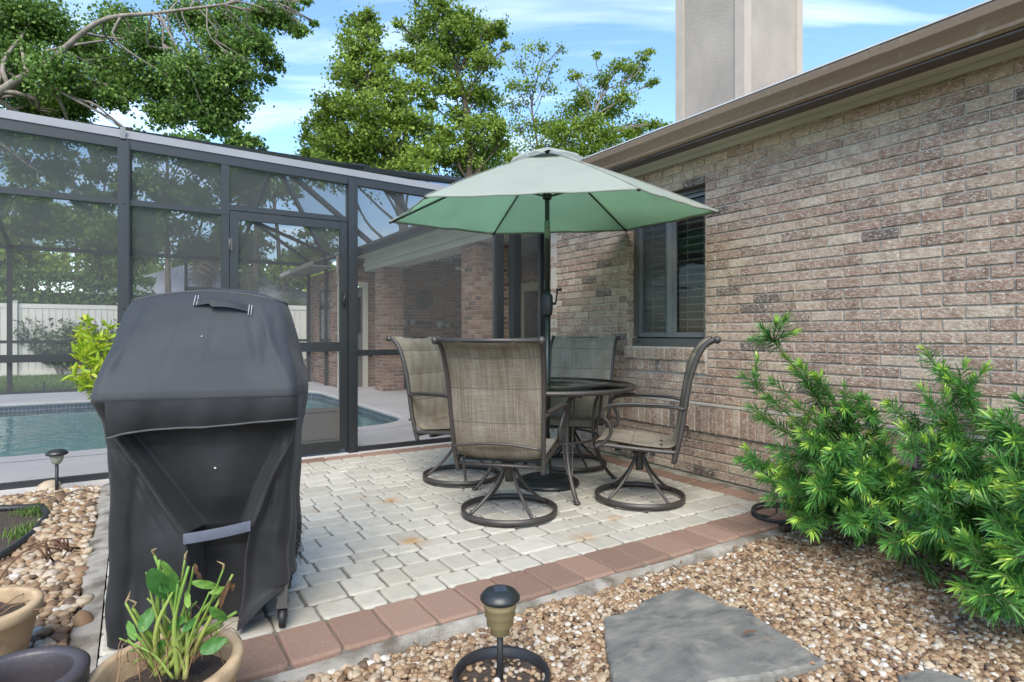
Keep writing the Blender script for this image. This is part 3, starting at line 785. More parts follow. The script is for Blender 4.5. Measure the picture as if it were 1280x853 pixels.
# roof: hip frame
AP = np.array([1.91, 10.0, 3.86])
ZE = 2.75
def rafter(a, b, w=.05, h=.09):
    m_ = MB(); m_.bar(a, b, w, h); cb(m_, 'rafter', M['alu'])
rafter((-6.5, 10, 3.86), (1.94, 10, 3.86), .05, .08)
rafter(AP, (3.9, 14.1, ZE)); rafter(AP, (3.9, 5.6, ZE + .0)); rafter(AP, (3.9, 11.07, ZE + .06)); 
for x in (-5.6, -3.75, -1.89, -.02, 1.91):
    rafter((x, 10, 3.86), (x, YB, 2.73)); rafter((x, 10, 3.86), (x, YF + .1, 2.70), .05, .07)
rafter((1.91, 12.2, 3.26), (3.86, 13.3, ZE + .04), .045, .06); rafter((1.91, 12.2, 3.26), (3.5, 14.1, 2.73), .045, .06)
rafter((2.78, 8.0, 3.34), (3.88, 8.73, ZE + .05), .045, .07); rafter((2.6, 8.45, 3.44), (.0, 8.0, 3.34), .04, .06)
rs = lambda pts: sheet(pts, 'roof_screen', 'screen_roof')
rs([(3.9, YF + .1, ZE), (3.9, 14.1, ZE), tuple(AP)])
rs([(-6.5, YF + .1, 2.72), (3.9, YF + .1, 2.72), tuple(AP), (-6.5, 10, 3.86)])
rs([(-6.5, YB, 2.73), (3.9, YB, 2.73), tuple(AP), (-6.5, 10, 3.86)])
# ---------------------------------------------------------------- patio
prng = random.Random(11)
PXa, PXb, PYa, PYb = -.10, 3.66, 2.07, 5.36
def paver(mb, x0_, x1_, y0_, y1_, zt, rr=.018, gap=.0045, t=None):
    """tumbled paver: worn outline, pillowed edge"""
    x0_, x1_, y0_, y1_ = x0_ + gap, x1_ - gap, y0_ + gap, y1_ - gap
    w, h = x1_ - x0_, y1_ - y0_
    ang, out = [], []
    j = lambda s: prng.uniform(-s, s)
    zt = zt + j(.0025)
    tx, ty_ = j(.008), j(.008)
    for cx, cy, a0 in ((x1_ - rr, y0_ + rr, -90), (x1_ - rr, y1_ - rr, 0), (x0_ + rr, y1_ - rr, 90), (x0_ + rr, y0_ + rr, 180)):
        for k in range(3):
            a = radians(a0 + 45 * k); out.append((cx + rr * cos(a) + j(.0022), cy + rr * sin(a) + j(.0022)))
        # a point along the following edge
        nx = {-90: (0, 1), 0: (-1, 0), 90: (0, -1), 180: (1, 0)}[a0]
        L_ = h if nx[0] == 0 else w
        p = out[-1]; out.append((p[0] + nx[0] * (L_ / 2 - rr) + j(.002), p[1] + nx[1] * (L_ / 2 - rr) + j(.002)))
    cx, cy = (x0_ + x1_) / 2, (y0_ + y1_) / 2
    V = []
    for ins_, z in ((0, zt - .05), (0, zt - .009), (.004, zt - .003), (.011, zt)):
        for (x, y) in out:
            d = math.hypot(x - cx, y - cy)
            k = 1 - ins_ / d
            X, Y = cx + (x - cx) * k, cy + (y - cy) * k
            V.append((X, Y, z + (X - cx) * tx + (Y - cy) * ty_))
    m = len(out); Fc = []
    for i in range(3):
        for k in range(m): Fc.append((i * m + k, i * m + (k + 1) % m, (i + 1) * m + (k + 1) % m, (i + 1) * m + k))
    Fc.append(tuple(3 * m + k for k in range(m)))
    mb.add(V, Fc, prng.random() if t is None else t)
ia, ib, ja, jb = PXa + .0, PXb - .20, PYa + .26, PYb - .115
pv = MB()
y = ja; row = 0
hts = [.155, .185, .155, .125, .185, .155, .185, .125]
while y < jb - .03:
    h = hts[row % len(hts)] * 1.0
    if jb - y - h < .07: h = jb - y
    x = ia
    h0 = h
    while x < ib - .01:
        w_ = prng.choice([.115, .135, .155, .175, .175, .20, .235])
        if ib - x - w_ < .08: w_ = ib - x
        if h > .2 and w_ < .2 and prng.random() < .35:
            paver(pv, x, x + w_, y, y + h / 2, 0); paver(pv, x, x + w_, y + h / 2, y + h, 0)
        else: paver(pv, x, x + w_, y, y + h, 0)
        x += w_
    y += h; row += 1
def patio_mat():
    m = M['paver']; n, l = m.node_tree.nodes, m.node_tree.links
    b = n['Principled BSDF']; src = b.inputs['Base Color'].links[0].from_socket
    t = n.new('ShaderNodeTexCoord')
    # rust stains left by furniture feet: only where the noise peaks
    out = src
    no = n.new('ShaderNodeTexVoronoi'); no.inputs['Scale'].default_value = 2.1; no.inputs['Randomness'].default_value = 1
    l.new(t.outputs['Object'], no.inputs['Vector'])
    n2 = n.new('ShaderNodeTexNoise'); n2.inputs['Scale'].default_value = 14; n2.inputs['Detail'].default_value = 5; l.new(t.outputs['Object'], n2.inputs['Vector'])
    add = n.new('ShaderNodeMath'); add.operation = 'MULTIPLY_ADD'; add.inputs[1].default_value = .22; l.new(n2.outputs['Fac'], add.inputs[0]); l.new(no.outputs['Distance'], add.inputs[2])
    r = ramp(n, [(.16, (.95, .95, .95)), (.21, (.5, .5, .5)), (.34, (0, 0, 0))]); l.new(add.outputs[0], r.inputs[0])
    mx = n.new('ShaderNodeMixRGB'); mx.inputs[2].default_value = (.36, .20, .07, 1)
    l.new(r.outputs[0], mx.inputs[0]); l.new(out, mx.inputs[1])
    n4 = n.new('ShaderNodeTexNoise'); n4.inputs['Scale'].default_value = 1.3; n4.inputs['Detail'].default_value = 4; l.new(t.outputs['Object'], n4.inputs['Vector'])
    r4 = ramp(n, [(.45, (0, 0, 0)), (.72, (.5, .5, .5))]); l.new(n4.outputs['Fac'], r4.inputs[0])
    m4 = n.new('ShaderNodeMixRGB'); m4.inputs[2].default_value = (.40, .385, .30, 1)
    l.new(r4.outputs[0], m4.inputs[0]); l.new(mx.outputs[0], m4.inputs[1]); l.new(m4.outputs[0], b.inputs['Base Color'])
patio_mat()
struct('patio', pv, M['paver'])
rp = MB()
x = PXa - .0
while x < PXb + .0:                                   # front border, pavers end to end
    w_ = .182
    if x + w_ > PXb: w_ = PXb - x
    if w_ > .05: paver(rp, x, x + w_, PYa, ja, .003, gap=.0025)
    x += w_
y = ja
while y < PYb:                                        # right border by the wall
    h = min(.232, PYb - y)
    if h > .05: paver(rp, ib, ib + .155, y, y + h, .002)
    y += h
x = PXa
while x < ib - .05:                                   # rear border under the enclosure
    w_ = min(.31, ib - x); paver(rp, x, x + w_, jb, PYb + .03, .002); x += w_
struct('patio_border', rp, M['redpaver'])
jt = MB(); jt.box(((PXa + PXb) / 2, (PYa + PYb + .03) / 2, -.045), (PXb - PXa - .01, PYb + .03 - PYa - .01, .07)); struct('patio_joints', jt, M['joint'])
# kerb: poured concrete toe, uneven
def kerb_strip(name, a, b, w, zt, seed):
    r_ = rnd(seed); a, b = np.array(a), np.array(b); L_ = np.linalg.norm(b - a); u = (b - a) / L_; nn = np.array([-u[1], u[0]])
    k = int(L_ / .03); P = []
    ph = r_.uniform(0, 6, 6)
    for i in range(k + 1):
        s_ = i / k * L_
        wv = w + .018 * sin(s_ * 5 + ph[0]) + .012 * sin(s_ * 13 + ph[1]) + r_.normal(0, .003)
        zz_ = zt + .005 * sin(s_ * 7 + ph[2]) + r_.normal(0, .0012)
        c = a + u * s_
        P.append([(*(c), zz_), (*(c + nn * wv * .5), zz_ - .003 + r_.normal(0, .001)), (*(c + nn * wv * .85), zz_ - .010), (*(c + nn * wv), zz_ - .026), (*(c + nn * (wv + .012)), zz_ - .09)])
    m_ = MB(); m_.grid(P); struct(name, m_, M['kerb'])
kerb_strip('patio_kerb', (3.12, PYa - .001), (PXa - .08, PYa - .001), .045, -.014, 3)
kerb_strip('patio_kerb', (PXa - .001, PYa - .05), (PXa - .001, 5.4), .095, -.010, 4)
# concrete strip between patio border and the house wall
cs = MB(); cs.box(((ib + .155 + WX) / 2 + .004, 3.6, -.05), (WX - ib - .155 - .002, 3.7, .09)); struct('wall_footing', cs, M['kerb'])

# ---------------------------------------------------------------- stone beds
def ico():
    import bmesh
    bm_ = bmesh.new(); bmesh.ops.create_icosphere(bm_, subdivisions=2, radius=1)
    V = np.array([v.co[:] for v in bm_.verts]); Fq = np.array([[v.index for v in f.verts] for f in bm_.faces]); bm_.free(); return V, Fq
IV, IF = ico()
def pebbles(name, pts, sizes, seed, m, flat=.55):
    r_ = rnd(seed); k = len(pts)
    S = np.c_[sizes, sizes * r_.uniform(.62, .95, k), sizes * r_.uniform(flat - .12, flat + .15, k)]
    lump = 1 + r_.normal(0, .055, (k, len(IV), 1))
    # low-frequency lumps
    dirs = r_.normal(0, 1, (k, 3)); dirs /= np.linalg.norm(dirs, axis=1)[:, None]
    lump = lump + .16 * np.maximum(0, np.einsum('vj,kj->kv', IV, dirs))[:, :, None]
    P = IV[None] * lump * S[:, None, :]
    a = r_.uniform(0, 2 * pi, k); tl = r_.normal(0, .28, k)
    ct, st = np.cos(tl), np.sin(tl)
    X = P[..., 0] * ct[:, None] - P[..., 2] * st[:, None]; Z = P[..., 0] * st[:, None] + P[..., 2] * ct[:, None]
    c, s_ = np.cos(a), np.sin(a)
    P = np.stack([X * c[:, None] - P[..., 1] * s_[:, None], X * s_[:, None] + P[..., 1] * c[:, None], Z], -1) + pts[:, None, :]
    Fc = (IF[None] + (np.arange(k) * len(IV))[:, None, None]).reshape(-1, 3)
    t = np.repeat(r_.random(k), len(IV))
    return mesh_np(name, P.reshape(-1, 3), Fc, t, m, smooth=True)
def in_poly(P, poly):
    x, y = P[:, 0], P[:, 1]; ins_ = np.zeros(len(P), bool); n_ = len(poly)
    for i in range(n_):
        (xa, ya), (xb, yb) = poly[i], poly[(i + 1) % n_]
        c = ((ya > y) != (yb > y)) & (x < (xb - xa) * (y - ya) / (yb - ya + 1e-12) + xa); ins_ ^= c
    return ins_
def hexgrid(x0_, x1_, y0_, y1_, s_, r_, jit=.32):
    ys = np.arange(y0_, y1_, s_ * .866); out = []
    for i, y in enumerate(ys):
        xx = np.arange(x0_ + (s_ / 2 if i % 2 else 0), x1_, s_); out.append(np.c_[xx, np.full(len(xx), y)])
    P = np.concatenate(out); return P + r_.uniform(-jit, jit, P.shape) * s_
def lum(P): return .012 * np.sin(P[:, 0] * 4.1 + 1) * np.cos(P[:, 1] * 3.3) + .008 * np.sin(P[:, 0] * 9 + P[:, 1] * 7)
# flagstones: outlines from the ground
def flag(px, z): return [tuple(ground(a, b, z)[:2]) for a, b in px]
flag1 = flag([(754, 767), (773, 764), (795, 755), (804, 747), (831, 736), (860, 731), (885, 741), (908, 753), (932, 757), (952, 770), (974, 784), (1000, 801), (1031, 822), (1000, 830), (955, 839), (900, 846), (850, 858), (800, 866), (768, 862), (761, 820), (756, 790)], -.005)
flag2 = flag([(1122, 842), (1160, 834), (1195, 843), (1240, 858), (1230, 900), (1150, 905), (1120, 880)], -.02)
rg = rnd(8)
gb = MB(); gb.add([(-2.6, -3, -.058), (WX, -3, -.058), (WX, PYa - .03, -.058), (-2.6, PYa - .03, -.058)], [(0, 1, 2, 3)])
gb.add([(-2.6, PYa - .03, -.058), (PXa - .08, PYa - .03, -.058), (PXa - .08, 5.42, -.058), (-2.6, 5.42, -.058)], [(0, 1, 2, 3)])
struct('gravel_bed', gb, M['gravelbed'])
ring_c = ground(627, 853, -.04)[:2]; ring_r = .152
lawn_poly = flag([(-60, 640), (0, 631), (30, 627), (52, 629), (61, 640), (42, 663), (20, 680), (0, 694), (-80, 730)], -.02)
hose_c = np.array([3.36, 2.02])
def keep(P, marg=.0):
    k = ~in_poly(P, flag1) & ~in_poly(P, flag2) & (np.hypot(*(P - ring_c).T) > ring_r - .01)
    return k
def bed(name, region, s_, smin, smax, seed, layers=2, extra=None):
    r_ = rnd(seed); Ps, Ss = [], []
    for L_ in range(layers):
        P = hexgrid(*region, s_ * (1.0 if L_ == 0 else 1.12), r_)
        k = keep(P)
        if extra is not None: k &= extra(P)
        P = P[k]
        S = r_.uniform(smin, smax, len(P)) * np.where(r_.random(len(P)) < .08, 1.45, 1) / 2
        z = -.046 + L_ * s_ * .30 + lum(P) * .8 + r_.uniform(-.003, .004, len(P))
        Ps.append(np.c_[P, z]); Ss.append(S)
    P, S = np.concatenate(Ps), np.concatenate(Ss)
    return tag(pebbles(name, P, S, seed + 100, M['pebble']), 'tan and cream river pebbles' , None, None, 'stuff')
# small pebbles in front, larger ones near the potted plant and along the left
fine = lambda P: (P[:, 1] < PYa - .045) & (P[:, 0] > .95 - .25 * (P[:, 1] - 1.4) + .06 * np.sin(P[:, 1] * 9))
coarse = lambda P: (P[:, 1] < PYa - .045) & ~(P[:, 0] > .95 - .25 * (P[:, 1] - 1.4) + .06 * np.sin(P[:, 1] * 9))
bed('pebbles', (.3, 3.7, .55, 2.08), .0215, .019, .031, 21, 2, fine)
bed('pebbles', (-1.3, 1.4, .7, 2.08), .034, .028, .050, 22, 2, coarse)
leftb = lambda P: ~in_poly(P, lawn_poly) & (P[:, 0] < PXa - .095)
bed('pebbles', (-2.2, -.15, 2.0, 5.38), .037, .030, .058, 23, 3, leftb)
# a few big stones
bigs = []
for (px_, py_, sz) in ((232 / 3.879, 610, .15), (75, 622, .09), (70, 612, .08), (106, 750, .085), (104, 775, .085), (100, 664, .05), (110, 688, .05), (56, 589 + 40, .06), (50, 716, .05)):
    g_ = ground(px_, py_, -.01); bigs.append((g_, sz))
tg = pebbles('pebbles', np.array([np.r_[b[0][:2], -.015] for b in bigs]), np.array([b[1] for b in bigs]) / 1.9, 77, M['pebble']); tag(tg, 'larger rounded stones among the pebbles', kind='stuff')

def flagstone(poly, zt, th, label, seed):
    r_ = rnd(seed); n_ = len(poly); out = []
    for i in range(n_):                               # ragged riven edge
        a, b = np.array(poly[i]), np.array(poly[(i + 1) % n_]); L_ = np.linalg.norm(b - a); m = max(2, int(L_ / .018))
        for k in range(m): out.append(a + (b - a) * k / m + r_.normal(0, .0022, 2))
    out = np.array(out); c = out.mean(0); m = len(out); V, Fc = [], []
    for ins_, z in ((-.004, zt - th), (-.001, zt - .011), (.003, zt - .004), (.008, zt)):
        for p in out:
            d = c - p; V.append((*(p + d / np.linalg.norm(d) * ins_), z + r_.normal(0, .0012) * (z < zt)))
    for i in range(3):
        for k in range(m): Fc.append((i * m + k, i * m + (k + 1) % m, (i + 1) * m + (k + 1) % m, (i + 1) * m + k))
    Fc.append(tuple(3 * m + k for k in range(m)))
    V = np.array(V); V[:, :2] -= c
    mb = MB(); mb.add(V, Fc); o = mb.build('flagstone', M['slate'], loc=(c[0], c[1], 0))
    return tag(o, label, 'flagstone', 'flagstones set in the pebble bed')
flagstone(flag1, -.016, .05, 'large grey slate stepping stone lying in the pebbles before the patio edge', 5)
flagstone(flag2, -.022, .04, 'small grey slate tip at the bottom edge, right of the large slate', 6)

# lawn patch with black edging on the left
lp = MB(); cc = np.array(lawn_poly).mean(0); lp.add([(x, y, -.035) for x, y in lawn_poly], [tuple(range(len(lawn_poly)))]); struct('soil_patch', lp, M['soil'])
def blades(name, pts, h0, h1, w, seed, m, n_per=1, lean=.5):
    r_ = rnd(seed); k = len(pts); a = r_.uniform(0, 2 * pi, k); h = r_.uniform(h0, h1, k); ln = r_.uniform(.1, lean, k) * h
    d = np.c_[np.cos(a), np.sin(a), np.zeros(k)]; s_ = np.c_[-np.sin(a), np.cos(a), np.zeros(k)] * (w * r_.uniform(.6, 1.2, k))[:, None]
    up = np.array([0, 0, 1.0])
    b0, b1 = pts - s_, pts + s_; mid = pts + d * (ln * .35)[:, None] + up * (h * .6)[:, None]; tip = pts + d * ln[:, None] + up * h[:, None]
    V = np.stack([b0, b1, mid + s_ * .75, mid - s_ * .75, tip], 1)
    base = (np.arange(k) * 5)[:, None]
    Fc = np.concatenate([base + np.array([0, 1, 2]), base + np.array([0, 2, 3]), base + np.array([3, 2, 4])])
    return mesh_np(name, V.reshape(-1, 3), Fc, np.repeat(r_.random(k), 5), m)
P = rg.uniform(np.min(lawn_poly, 0), np.max(lawn_poly, 0), (9000, 2)); P = P[in_poly(P, lawn_poly)]
P = P[(np.sin(P[:, 0] * 11) + np.cos(P[:, 1] * 13) + rg.normal(0, .5, len(P))) > .85]
tag(blades('grass', np.c_[P, np.full(len(P), -.035)], .02, .055, .0022, 9, M['leaf_grass'], lean=1.2), 'short grass in the soil patch', kind='stuff')
ed = MB(); ep = [ground(a, b, -.01) for a, b in ((-60, 738), (0, 694), (20, 681), (42, 664), (60, 642), (52, 632), (0, 634), (-80, 642))]
ed.tube([np.r_[e[:2], -.02] for e in ep], .022, 8, flat=1.0)
tag(ed.build('edging_strip', M['blackplastic']), 'black rubber edging strip round the little grass patch at far left', 'garden edging')
# lawn behind the enclosure
P = rg.uniform((-6.5, 14.3), (4.5, 20.8), (60000, 2)); 
tag(blades('grass', np.c_[P, np.full(len(P), -.07)], .04, .11, .006, 10, M['leaf_grass'], lean=.9), 'lawn behind the enclosure', kind='stuff')
# ---------------------------------------------------------------- fabrics
def sling_mat(name, ca, cb, cc):
    m, n, l, b = new_mat(name)
    t = n.new('ShaderNodeTexCoord')
    def nz(sc, st):
        mp_ = n.new('ShaderNodeMapping'); mp_.inputs['Scale'].default_value = st; l.new(t.outputs['Object'], mp_.inputs[0])
        q = n.new('ShaderNodeTexNoise'); q.inputs['Scale'].default_value = sc; q.inputs['Detail'].default_value = 3; l.new(mp_.outputs[0], q.inputs['Vector']); return q
    v = nz(260, (1, .015, .015)); h = nz(260, (.02, 1, 1)); big = nz(7, (1, 1, .5))
    a = n.new('ShaderNodeMath'); a.operation = 'MULTIPLY_ADD'; a.inputs[1].default_value = .6; l.new(v.outputs[0], a.inputs[0])
    c = n.new('ShaderNodeMath'); c.operation = 'MULTIPLY'; c.inputs[1].default_value = .4; l.new(h.outputs[0], c.inputs[0]); l.new(c.outputs[0], a.inputs[2])
    r = ramp(n, [(.38, ca), (.5, cb), (.62, cc)]); l.new(a.outputs[0], r.inputs[0])
    r2 = ramp(n, [(.4, (1, 1, 1)), (.7, (.78, .74, .68))]); l.new(big.outputs[0], r2.inputs[0])
    mx = n.new('ShaderNodeMixRGB'); mx.blend_type = 'MULTIPLY'; mx.inputs[0].default_value = 1
    l.new(r.outputs[0], mx.inputs[1]); l.new(r2.outputs[0], mx.inputs[2]); l.new(mx.outputs[0], b.inputs['Base Color'])
    b.inputs['Roughness'].default_value = .85; b.inputs['Specular IOR Level'].default_value = .2
    bp = n.new('ShaderNodeBump'); bp.inputs['Strength'].default_value = .35; bp.inputs['Distance'].default_value = .002
    l.new(a.outputs[0], bp.inputs['Height']); l.new(bp.outputs[0], b.inputs['Normal'])
    tr = n.new('ShaderNodeBsdfTranslucent'); l.new(mx.outputs[0], tr.inputs[0])
    ms = n.new('ShaderNodeMixShader'); ms.inputs[0].default_value = .22
    l.new(b.outputs[0], ms.inputs[1]); l.new(tr.outputs[0], ms.inputs[2]); l.new(ms.outputs[0], n['Material Output'].inputs[0])
    return m
M['sling'] = sling_mat('sling_front', (.25, .22, .175), (.32, .285, .23), (.40, .36, .295))
M['sling_back'] = sling_mat('sling_back', (.175, .148, .11), (.245, .212, .165), (.33, .295, .24))

M['seam'] = mat('seam_thread', (.10, .095, .08), (.13, .12, .10), rough=.9, scale=90)
def spline(pts, n):
    """Catmull-Rom through the points"""
    P = np.array(pts, float); P = np.vstack([2 * P[0] - P[1], P, 2 * P[-1] - P[-2]]); out = []
    segs = len(P) - 3
    for i in range(n):
        t = i / (n - 1) * segs; k = min(int(t), segs - 1); t -= k
        a, b, c, d = P[k:k + 4]
        out.append(.5 * ((2 * b) + (-a + c) * t + (2 * a - 5 * b + 4 * c - d) * t * t + (-a + 3 * b - 3 * c + d) * t ** 3))
    return np.array(out)

# ---------------------------------------------------------------- swivel chair (faces local +Y)
def make_chair():
    c = empty('swivel_chair', (0, 0, 0))
    m = MB(); rr = .287
    m.lathe([(rr - .008, .012), (rr + .008, .012), (rr + .008, .046), (rr - .008, .046)], sides=64, closed=True)
    m.build('base_ring', M['powder'], c)
    for k in range(4):
        a = radians(45 + 90 * k)
        prof = spline([(.022, .325), (.045, .27), (.095, .19), (.175, .105), (rr - .012, .030)], 14)
        m = MB(); m.tube([(r_ * cos(a), r_ * sin(a), z) for r_, z in prof], .0105, 8); m.build('spoke', M['powder'], c)
    m = MB(); m.lathe([(0, .20), (.026, .20), (.028, .26), (.026, .30), (.034, .305), (.034, .325), (.024, .33), (.024, .352), (0, .352)], sides=20)
    for k in range(8):
        a = 2 * pi * k / 8; m.box((.042 * cos(a), .042 * sin(a), .318), (.026, .014, .012), rz=a)
    m.build('hub', M['powder'], c)
    m = MB(); m.box((0, .02, .358), (.12, .22, .018)); m.box((0, -.09, .352), (.50, .030, .022)); m.box((0, .13, .356), (.50, .030, .022))
    for sx in (-1, 1): m.tube([(sx * .07, -.10, .365), (sx * .07, .05, .365)], .017, 10); m.lathe([(0, -.006), (.026, -.006), (.026, .012), (0, .014)], (sx * .07, -.13, .372), 10)
    m.build('swivel_plate', M['blackmetal'], c)
    side = [(.255, -.215, .305), (.262, -.235, .38), (.268, -.262, .50), (.274, -.285, .66), (.280, -.312, .82), (.286, -.348, .94), (.290, -.385, 1.015), (.293, -.425, 1.055), (.295, -.462, 1.066)]
    S = spline(side, 40)
    for sx in (-1, 1):
        m = MB(); m.tube([(sx * x, y, z) for x, y, z in S], .0165, 10, flat=.8); m.lathe([(0, -.02), (.021, -.012), (.024, 0), (.021, .012), (0, .02)], (0, 0, 0), 12)
        v = m.v[-1]; v[:] = np.c_[v[:, 2] + sx * .30, v[:, 0] - .466, v[:, 1] + 1.066]
        m.build('back_post', M['powder'], c)
    m = MB(); m.tube([(-.29, -.464, 1.066), (.29, -.464, 1.066)], .0125, 10); m.build('top_rail', M['powder'], c)
    m = MB(); m.tube([(x, -.262 - .030 - .02 * (1 - (x / .265) ** 2), .455 + .028 * (1 - (x / .265) ** 2)) for x in np.linspace(-.265, .265, 16)], .008, 8)
    m.tube([(-.26, -.222, .345), (.26, -.222, .345)], .016, 8, flat=.6)
    m.build('cross_bar', M['powder'], c)
    # sling, one run: front of the seat, seat, back, up to the top rail
    prof = spline([(.268, .375), (.262, .408), (.235, .425), (.12, .420), (-.05, .400), (-.17, .392), (-.225, .415), (-.250, .48), (-.272, .60), (-.292, .74), (-.318, .87), (-.352, .965), (-.395, 1.030), (-.440, 1.062), (-.462, 1.078)], 90)
    L = np.r_[0, np.cumsum(np.linalg.norm(np.diff(prof, axis=0), axis=1))]; Lt = L[-1]
    seams = [Lt * q for q in (.20, .36, .585, .74, .885)]
    T = np.gradient(prof, axis=0); T /= np.linalg.norm(T, axis=1)[:, None]; Nn = np.c_[T[:, 1], -T[:, 0]]   # towards the sitter
    Nn *= np.where((Nn @ np.array([.5, .5])) > 0, 1, -1)[:, None] * 1.0
    for i in range(1, len(Nn)):
        if Nn[i] @ Nn[i - 1] < 0: Nn[i] = -Nn[i]
    if Nn[30][1] < 0: Nn = -Nn
    for (nm, off0, sgn, mt) in (('sling', .004, 1, 'sling'), ('sling_back', -.004, -1, 'sling_back')):
        g_ = []
        for i, (y, z) in enumerate(prof):
            w = .252 + .030 * max(0, min(1, (z - .40) / .6)); row_ = []
            dist = min(abs(L[i] - s_) for s_ in seams)
            for x in np.linspace(-1, 1, 25):
                puff = .012 * (1 - math.exp(-dist / .022)) * (1 - abs(x) ** 5) * (1 if sgn > 0 else .55)
                sag = -.020 * (1 - x * x) * (1 if z > .45 or y > -.15 else .6)
                o_ = off0 + sgn * puff + sag * 1.0 + .0015 * sin(x * 17 + i * .4)
                row_.append((x * w, y + Nn[i][0] * o_, z + Nn[i][1] * o_))
            g_.append(row_)
        m = MB(); m.grid(g_); sl_o = m.build(nm, M[mt], c)
        m = MB()
        for s_ in seams[(2 if sgn < 0 else 0):]:
            i = int(np.argmin(np.abs(L - s_))); m.tube([np.array(p) + np.array([0, Nn[i][0], Nn[i][1]]) * .0005 * sgn for p in g_[i]], .0020, 5)
        m.build('seam', M['seam'], sl_o)
    for sx in (-1, 1):                                # seat side rails
        m = MB(); sp = [(sx * .262, y, z) for y, z in spline([(.262, .385), (.225, .402), (.05, .388), (-.15, .375), (-.235, .372)], 14)]
        m.tube(sp, .014, 8); m.build('seat_rail', M['powder'], c)
        a_ = spline([(sx * .278, -.285, .640), (sx * .296, -.20, .655), (sx * .312, -.05, .662), (sx * .318, .10, .660), (sx * .315, .19, .640), (sx * .305, .215, .60), (sx * .292, .175, .54), (sx * .280, .165, .48), (sx * .272, .20, .425), (sx * .264, .235, .400)], 40)
        m = MB(); rad = [.0115 + .010 * math.exp(-((i - 12) / 8) ** 2) for i in range(40)]
        P = np.array(a_); 
        m.tube(P, .0115, 8)
        # widened flat armrest on top of the tube
        top = a_[2:22]; ww = [.010 + .014 * sin(pi * i / 19) for i in range(20)]
        gr = [[(p[0] - w_, p[1], p[2] + .006), (p[0] - w_, p[1], p[2] + .014), (p[0], p[1], p[2] + .018), (p[0] + w_, p[1], p[2] + .014), (p[0] + w_, p[1], p[2] + .006)] for p, w_ in zip(top, ww)]
        m.grid(gr, wrap=True)
        m.build('armrest', M['powder'], c)
    return c
chair_spots = [
    ((1.95, 3.09), 43, 'patio swivel chair nearest the camera, its tan sling back turned to us'),
    ((2.85, 2.89), 133, 'patio swivel chair seen side-on at the right of the table, near the window wall'),
    ((2.12, 4.04), -66, 'patio swivel chair at the left of the table, in front of the enclosure screen'),
    ((3.09, 3.93), 216, 'patio swivel chair behind the table, its grey padded front facing us by the brick wall')]
proto = make_chair()
for i, ((x, y), fa, lab) in enumerate(chair_spots):
    c = proto if i == 0 else copy_tree(proto)
    c.location = (x, y, 0); c.rotation_euler = (0, 0, radians(fa - 90))
    tag(c, lab, 'patio chair', 'swivel chairs round the patio table')

# ---------------------------------------------------------------- table
TC = np.array([2.57, 3.55])
tb = empty('patio_table', (TC[0], TC[1], 0), radians(0), 'round glass topped patio table with brown metal rim and curved legs', 'table')
m = MB(); RT = .64
m.lathe([(RT - .035, .735), (RT - .008, .740), (RT + .002, .732), (RT + .003, .716), (RT - .008, .706), (RT - .03, .706), (RT - .035, .715)], sides=96, closed=True)
m.build('rim', M['powder'], tb)
m = MB(); m.lathe([(.024, .731), (RT - .033, .731), (RT - .033, .737), (.024, .737)], sides=72, closed=True)
def pebble_glass():
    m_ = glass_mat('table_glass', (.50, .50, .47), rough=.06, bump=(25, .08)); return m_
m.build('glass_top', pebble_glass(), tb)
for k in range(4):
    a = radians(-105 + 90 * k)
    m = MB()
    main = spline([(.60, .705), (.52, .700), (.44, .672), (.395, .60), (.375, .50), (.37, .38), (.385, .26), (.43, .15), (.50, .05), (.545, .008)], 36)
    m.tube([(r_ * cos(a), r_ * sin(a), z) for r_, z in main], .0165, 10, flat=.75)
    m.lathe([(0, 0), (.022, 0), (.022, .012), (0, .016)], (.545 * cos(a), .545 * sin(a), 0), 12)
    m.build('leg', M['powder'], tb)
    m = MB()
    for da, r0 in ((.10, .0), (-.10, .0)):
        rod = spline([(.47, .700), (.43, .64), (.40, .52), (.385, .38), (.40, .24), (.44, .14)], 20)
        off = np.array([-sin(a), cos(a)]) * (.035 if da > 0 else -.035)
        pts = []
        for i, (r_, z) in enumerate(rod):
            q = sin(pi * i / 19) ** .5
            pts.append((r_ * cos(a) + off[0] * q, r_ * sin(a) + off[1] * q, z))
        m.tube(pts, .006, 6)
    m.build('leg_rod', M['powder'], tb)
m = MB(); m.tube([(.372 * cos(t), .372 * sin(t), .36) for t in np.linspace(0, 2 * pi, 48, endpoint=False)], .009, 8, closed=True); m.build('brace_ring', M['powder'], tb)

# ---------------------------------------------------------------- umbrella
bs_ = MB()
prof = [(0, .0), (.225, .0), (.235, .008), (.235, .022), (.222, .034), (.20, .036), (.185, .044), (.12, .058), (.07, .072), (.035, .085), (.030, .10), (.0292, .30), (.033, .305), (.033, .335), (.027, .34), (.0, .34)]
bs_.lathe(prof, sides=64)
for k in range(24):
    a = 2 * pi * k / 24; bs_.bar((.13 * cos(a), .13 * sin(a), .058), (.178 * cos(a + .12), .178 * sin(a + .12), .047), .012, .008)
bs_.tube([(.033, 0, .315), (.065, 0, .315)], .006, 8); bs_.lathe([(0, -.012), (.014, -.008), (.014, .008), (0, .012)], (.07, 0, .315), 10)
ub = bs_.build('umbrella_base', M['blackmetal'], loc=(TC[0], TC[1], 0)); tag(ub, 'black round umbrella stand on the pavers under the patio table', 'umbrella stand')
um = empty('patio_umbrella', (TC[0], TC[1], .05), 0, 'open six-sided pale sage market umbrella with underside tinted mint as if lit through over the patio table', 'umbrella')
Z0 = .05
def ub_(mb, name, m, parent=None):
    mb.v = [v - np.array([0, 0, Z0]) for v in mb.v]; return mb.build(name, m, parent or um)
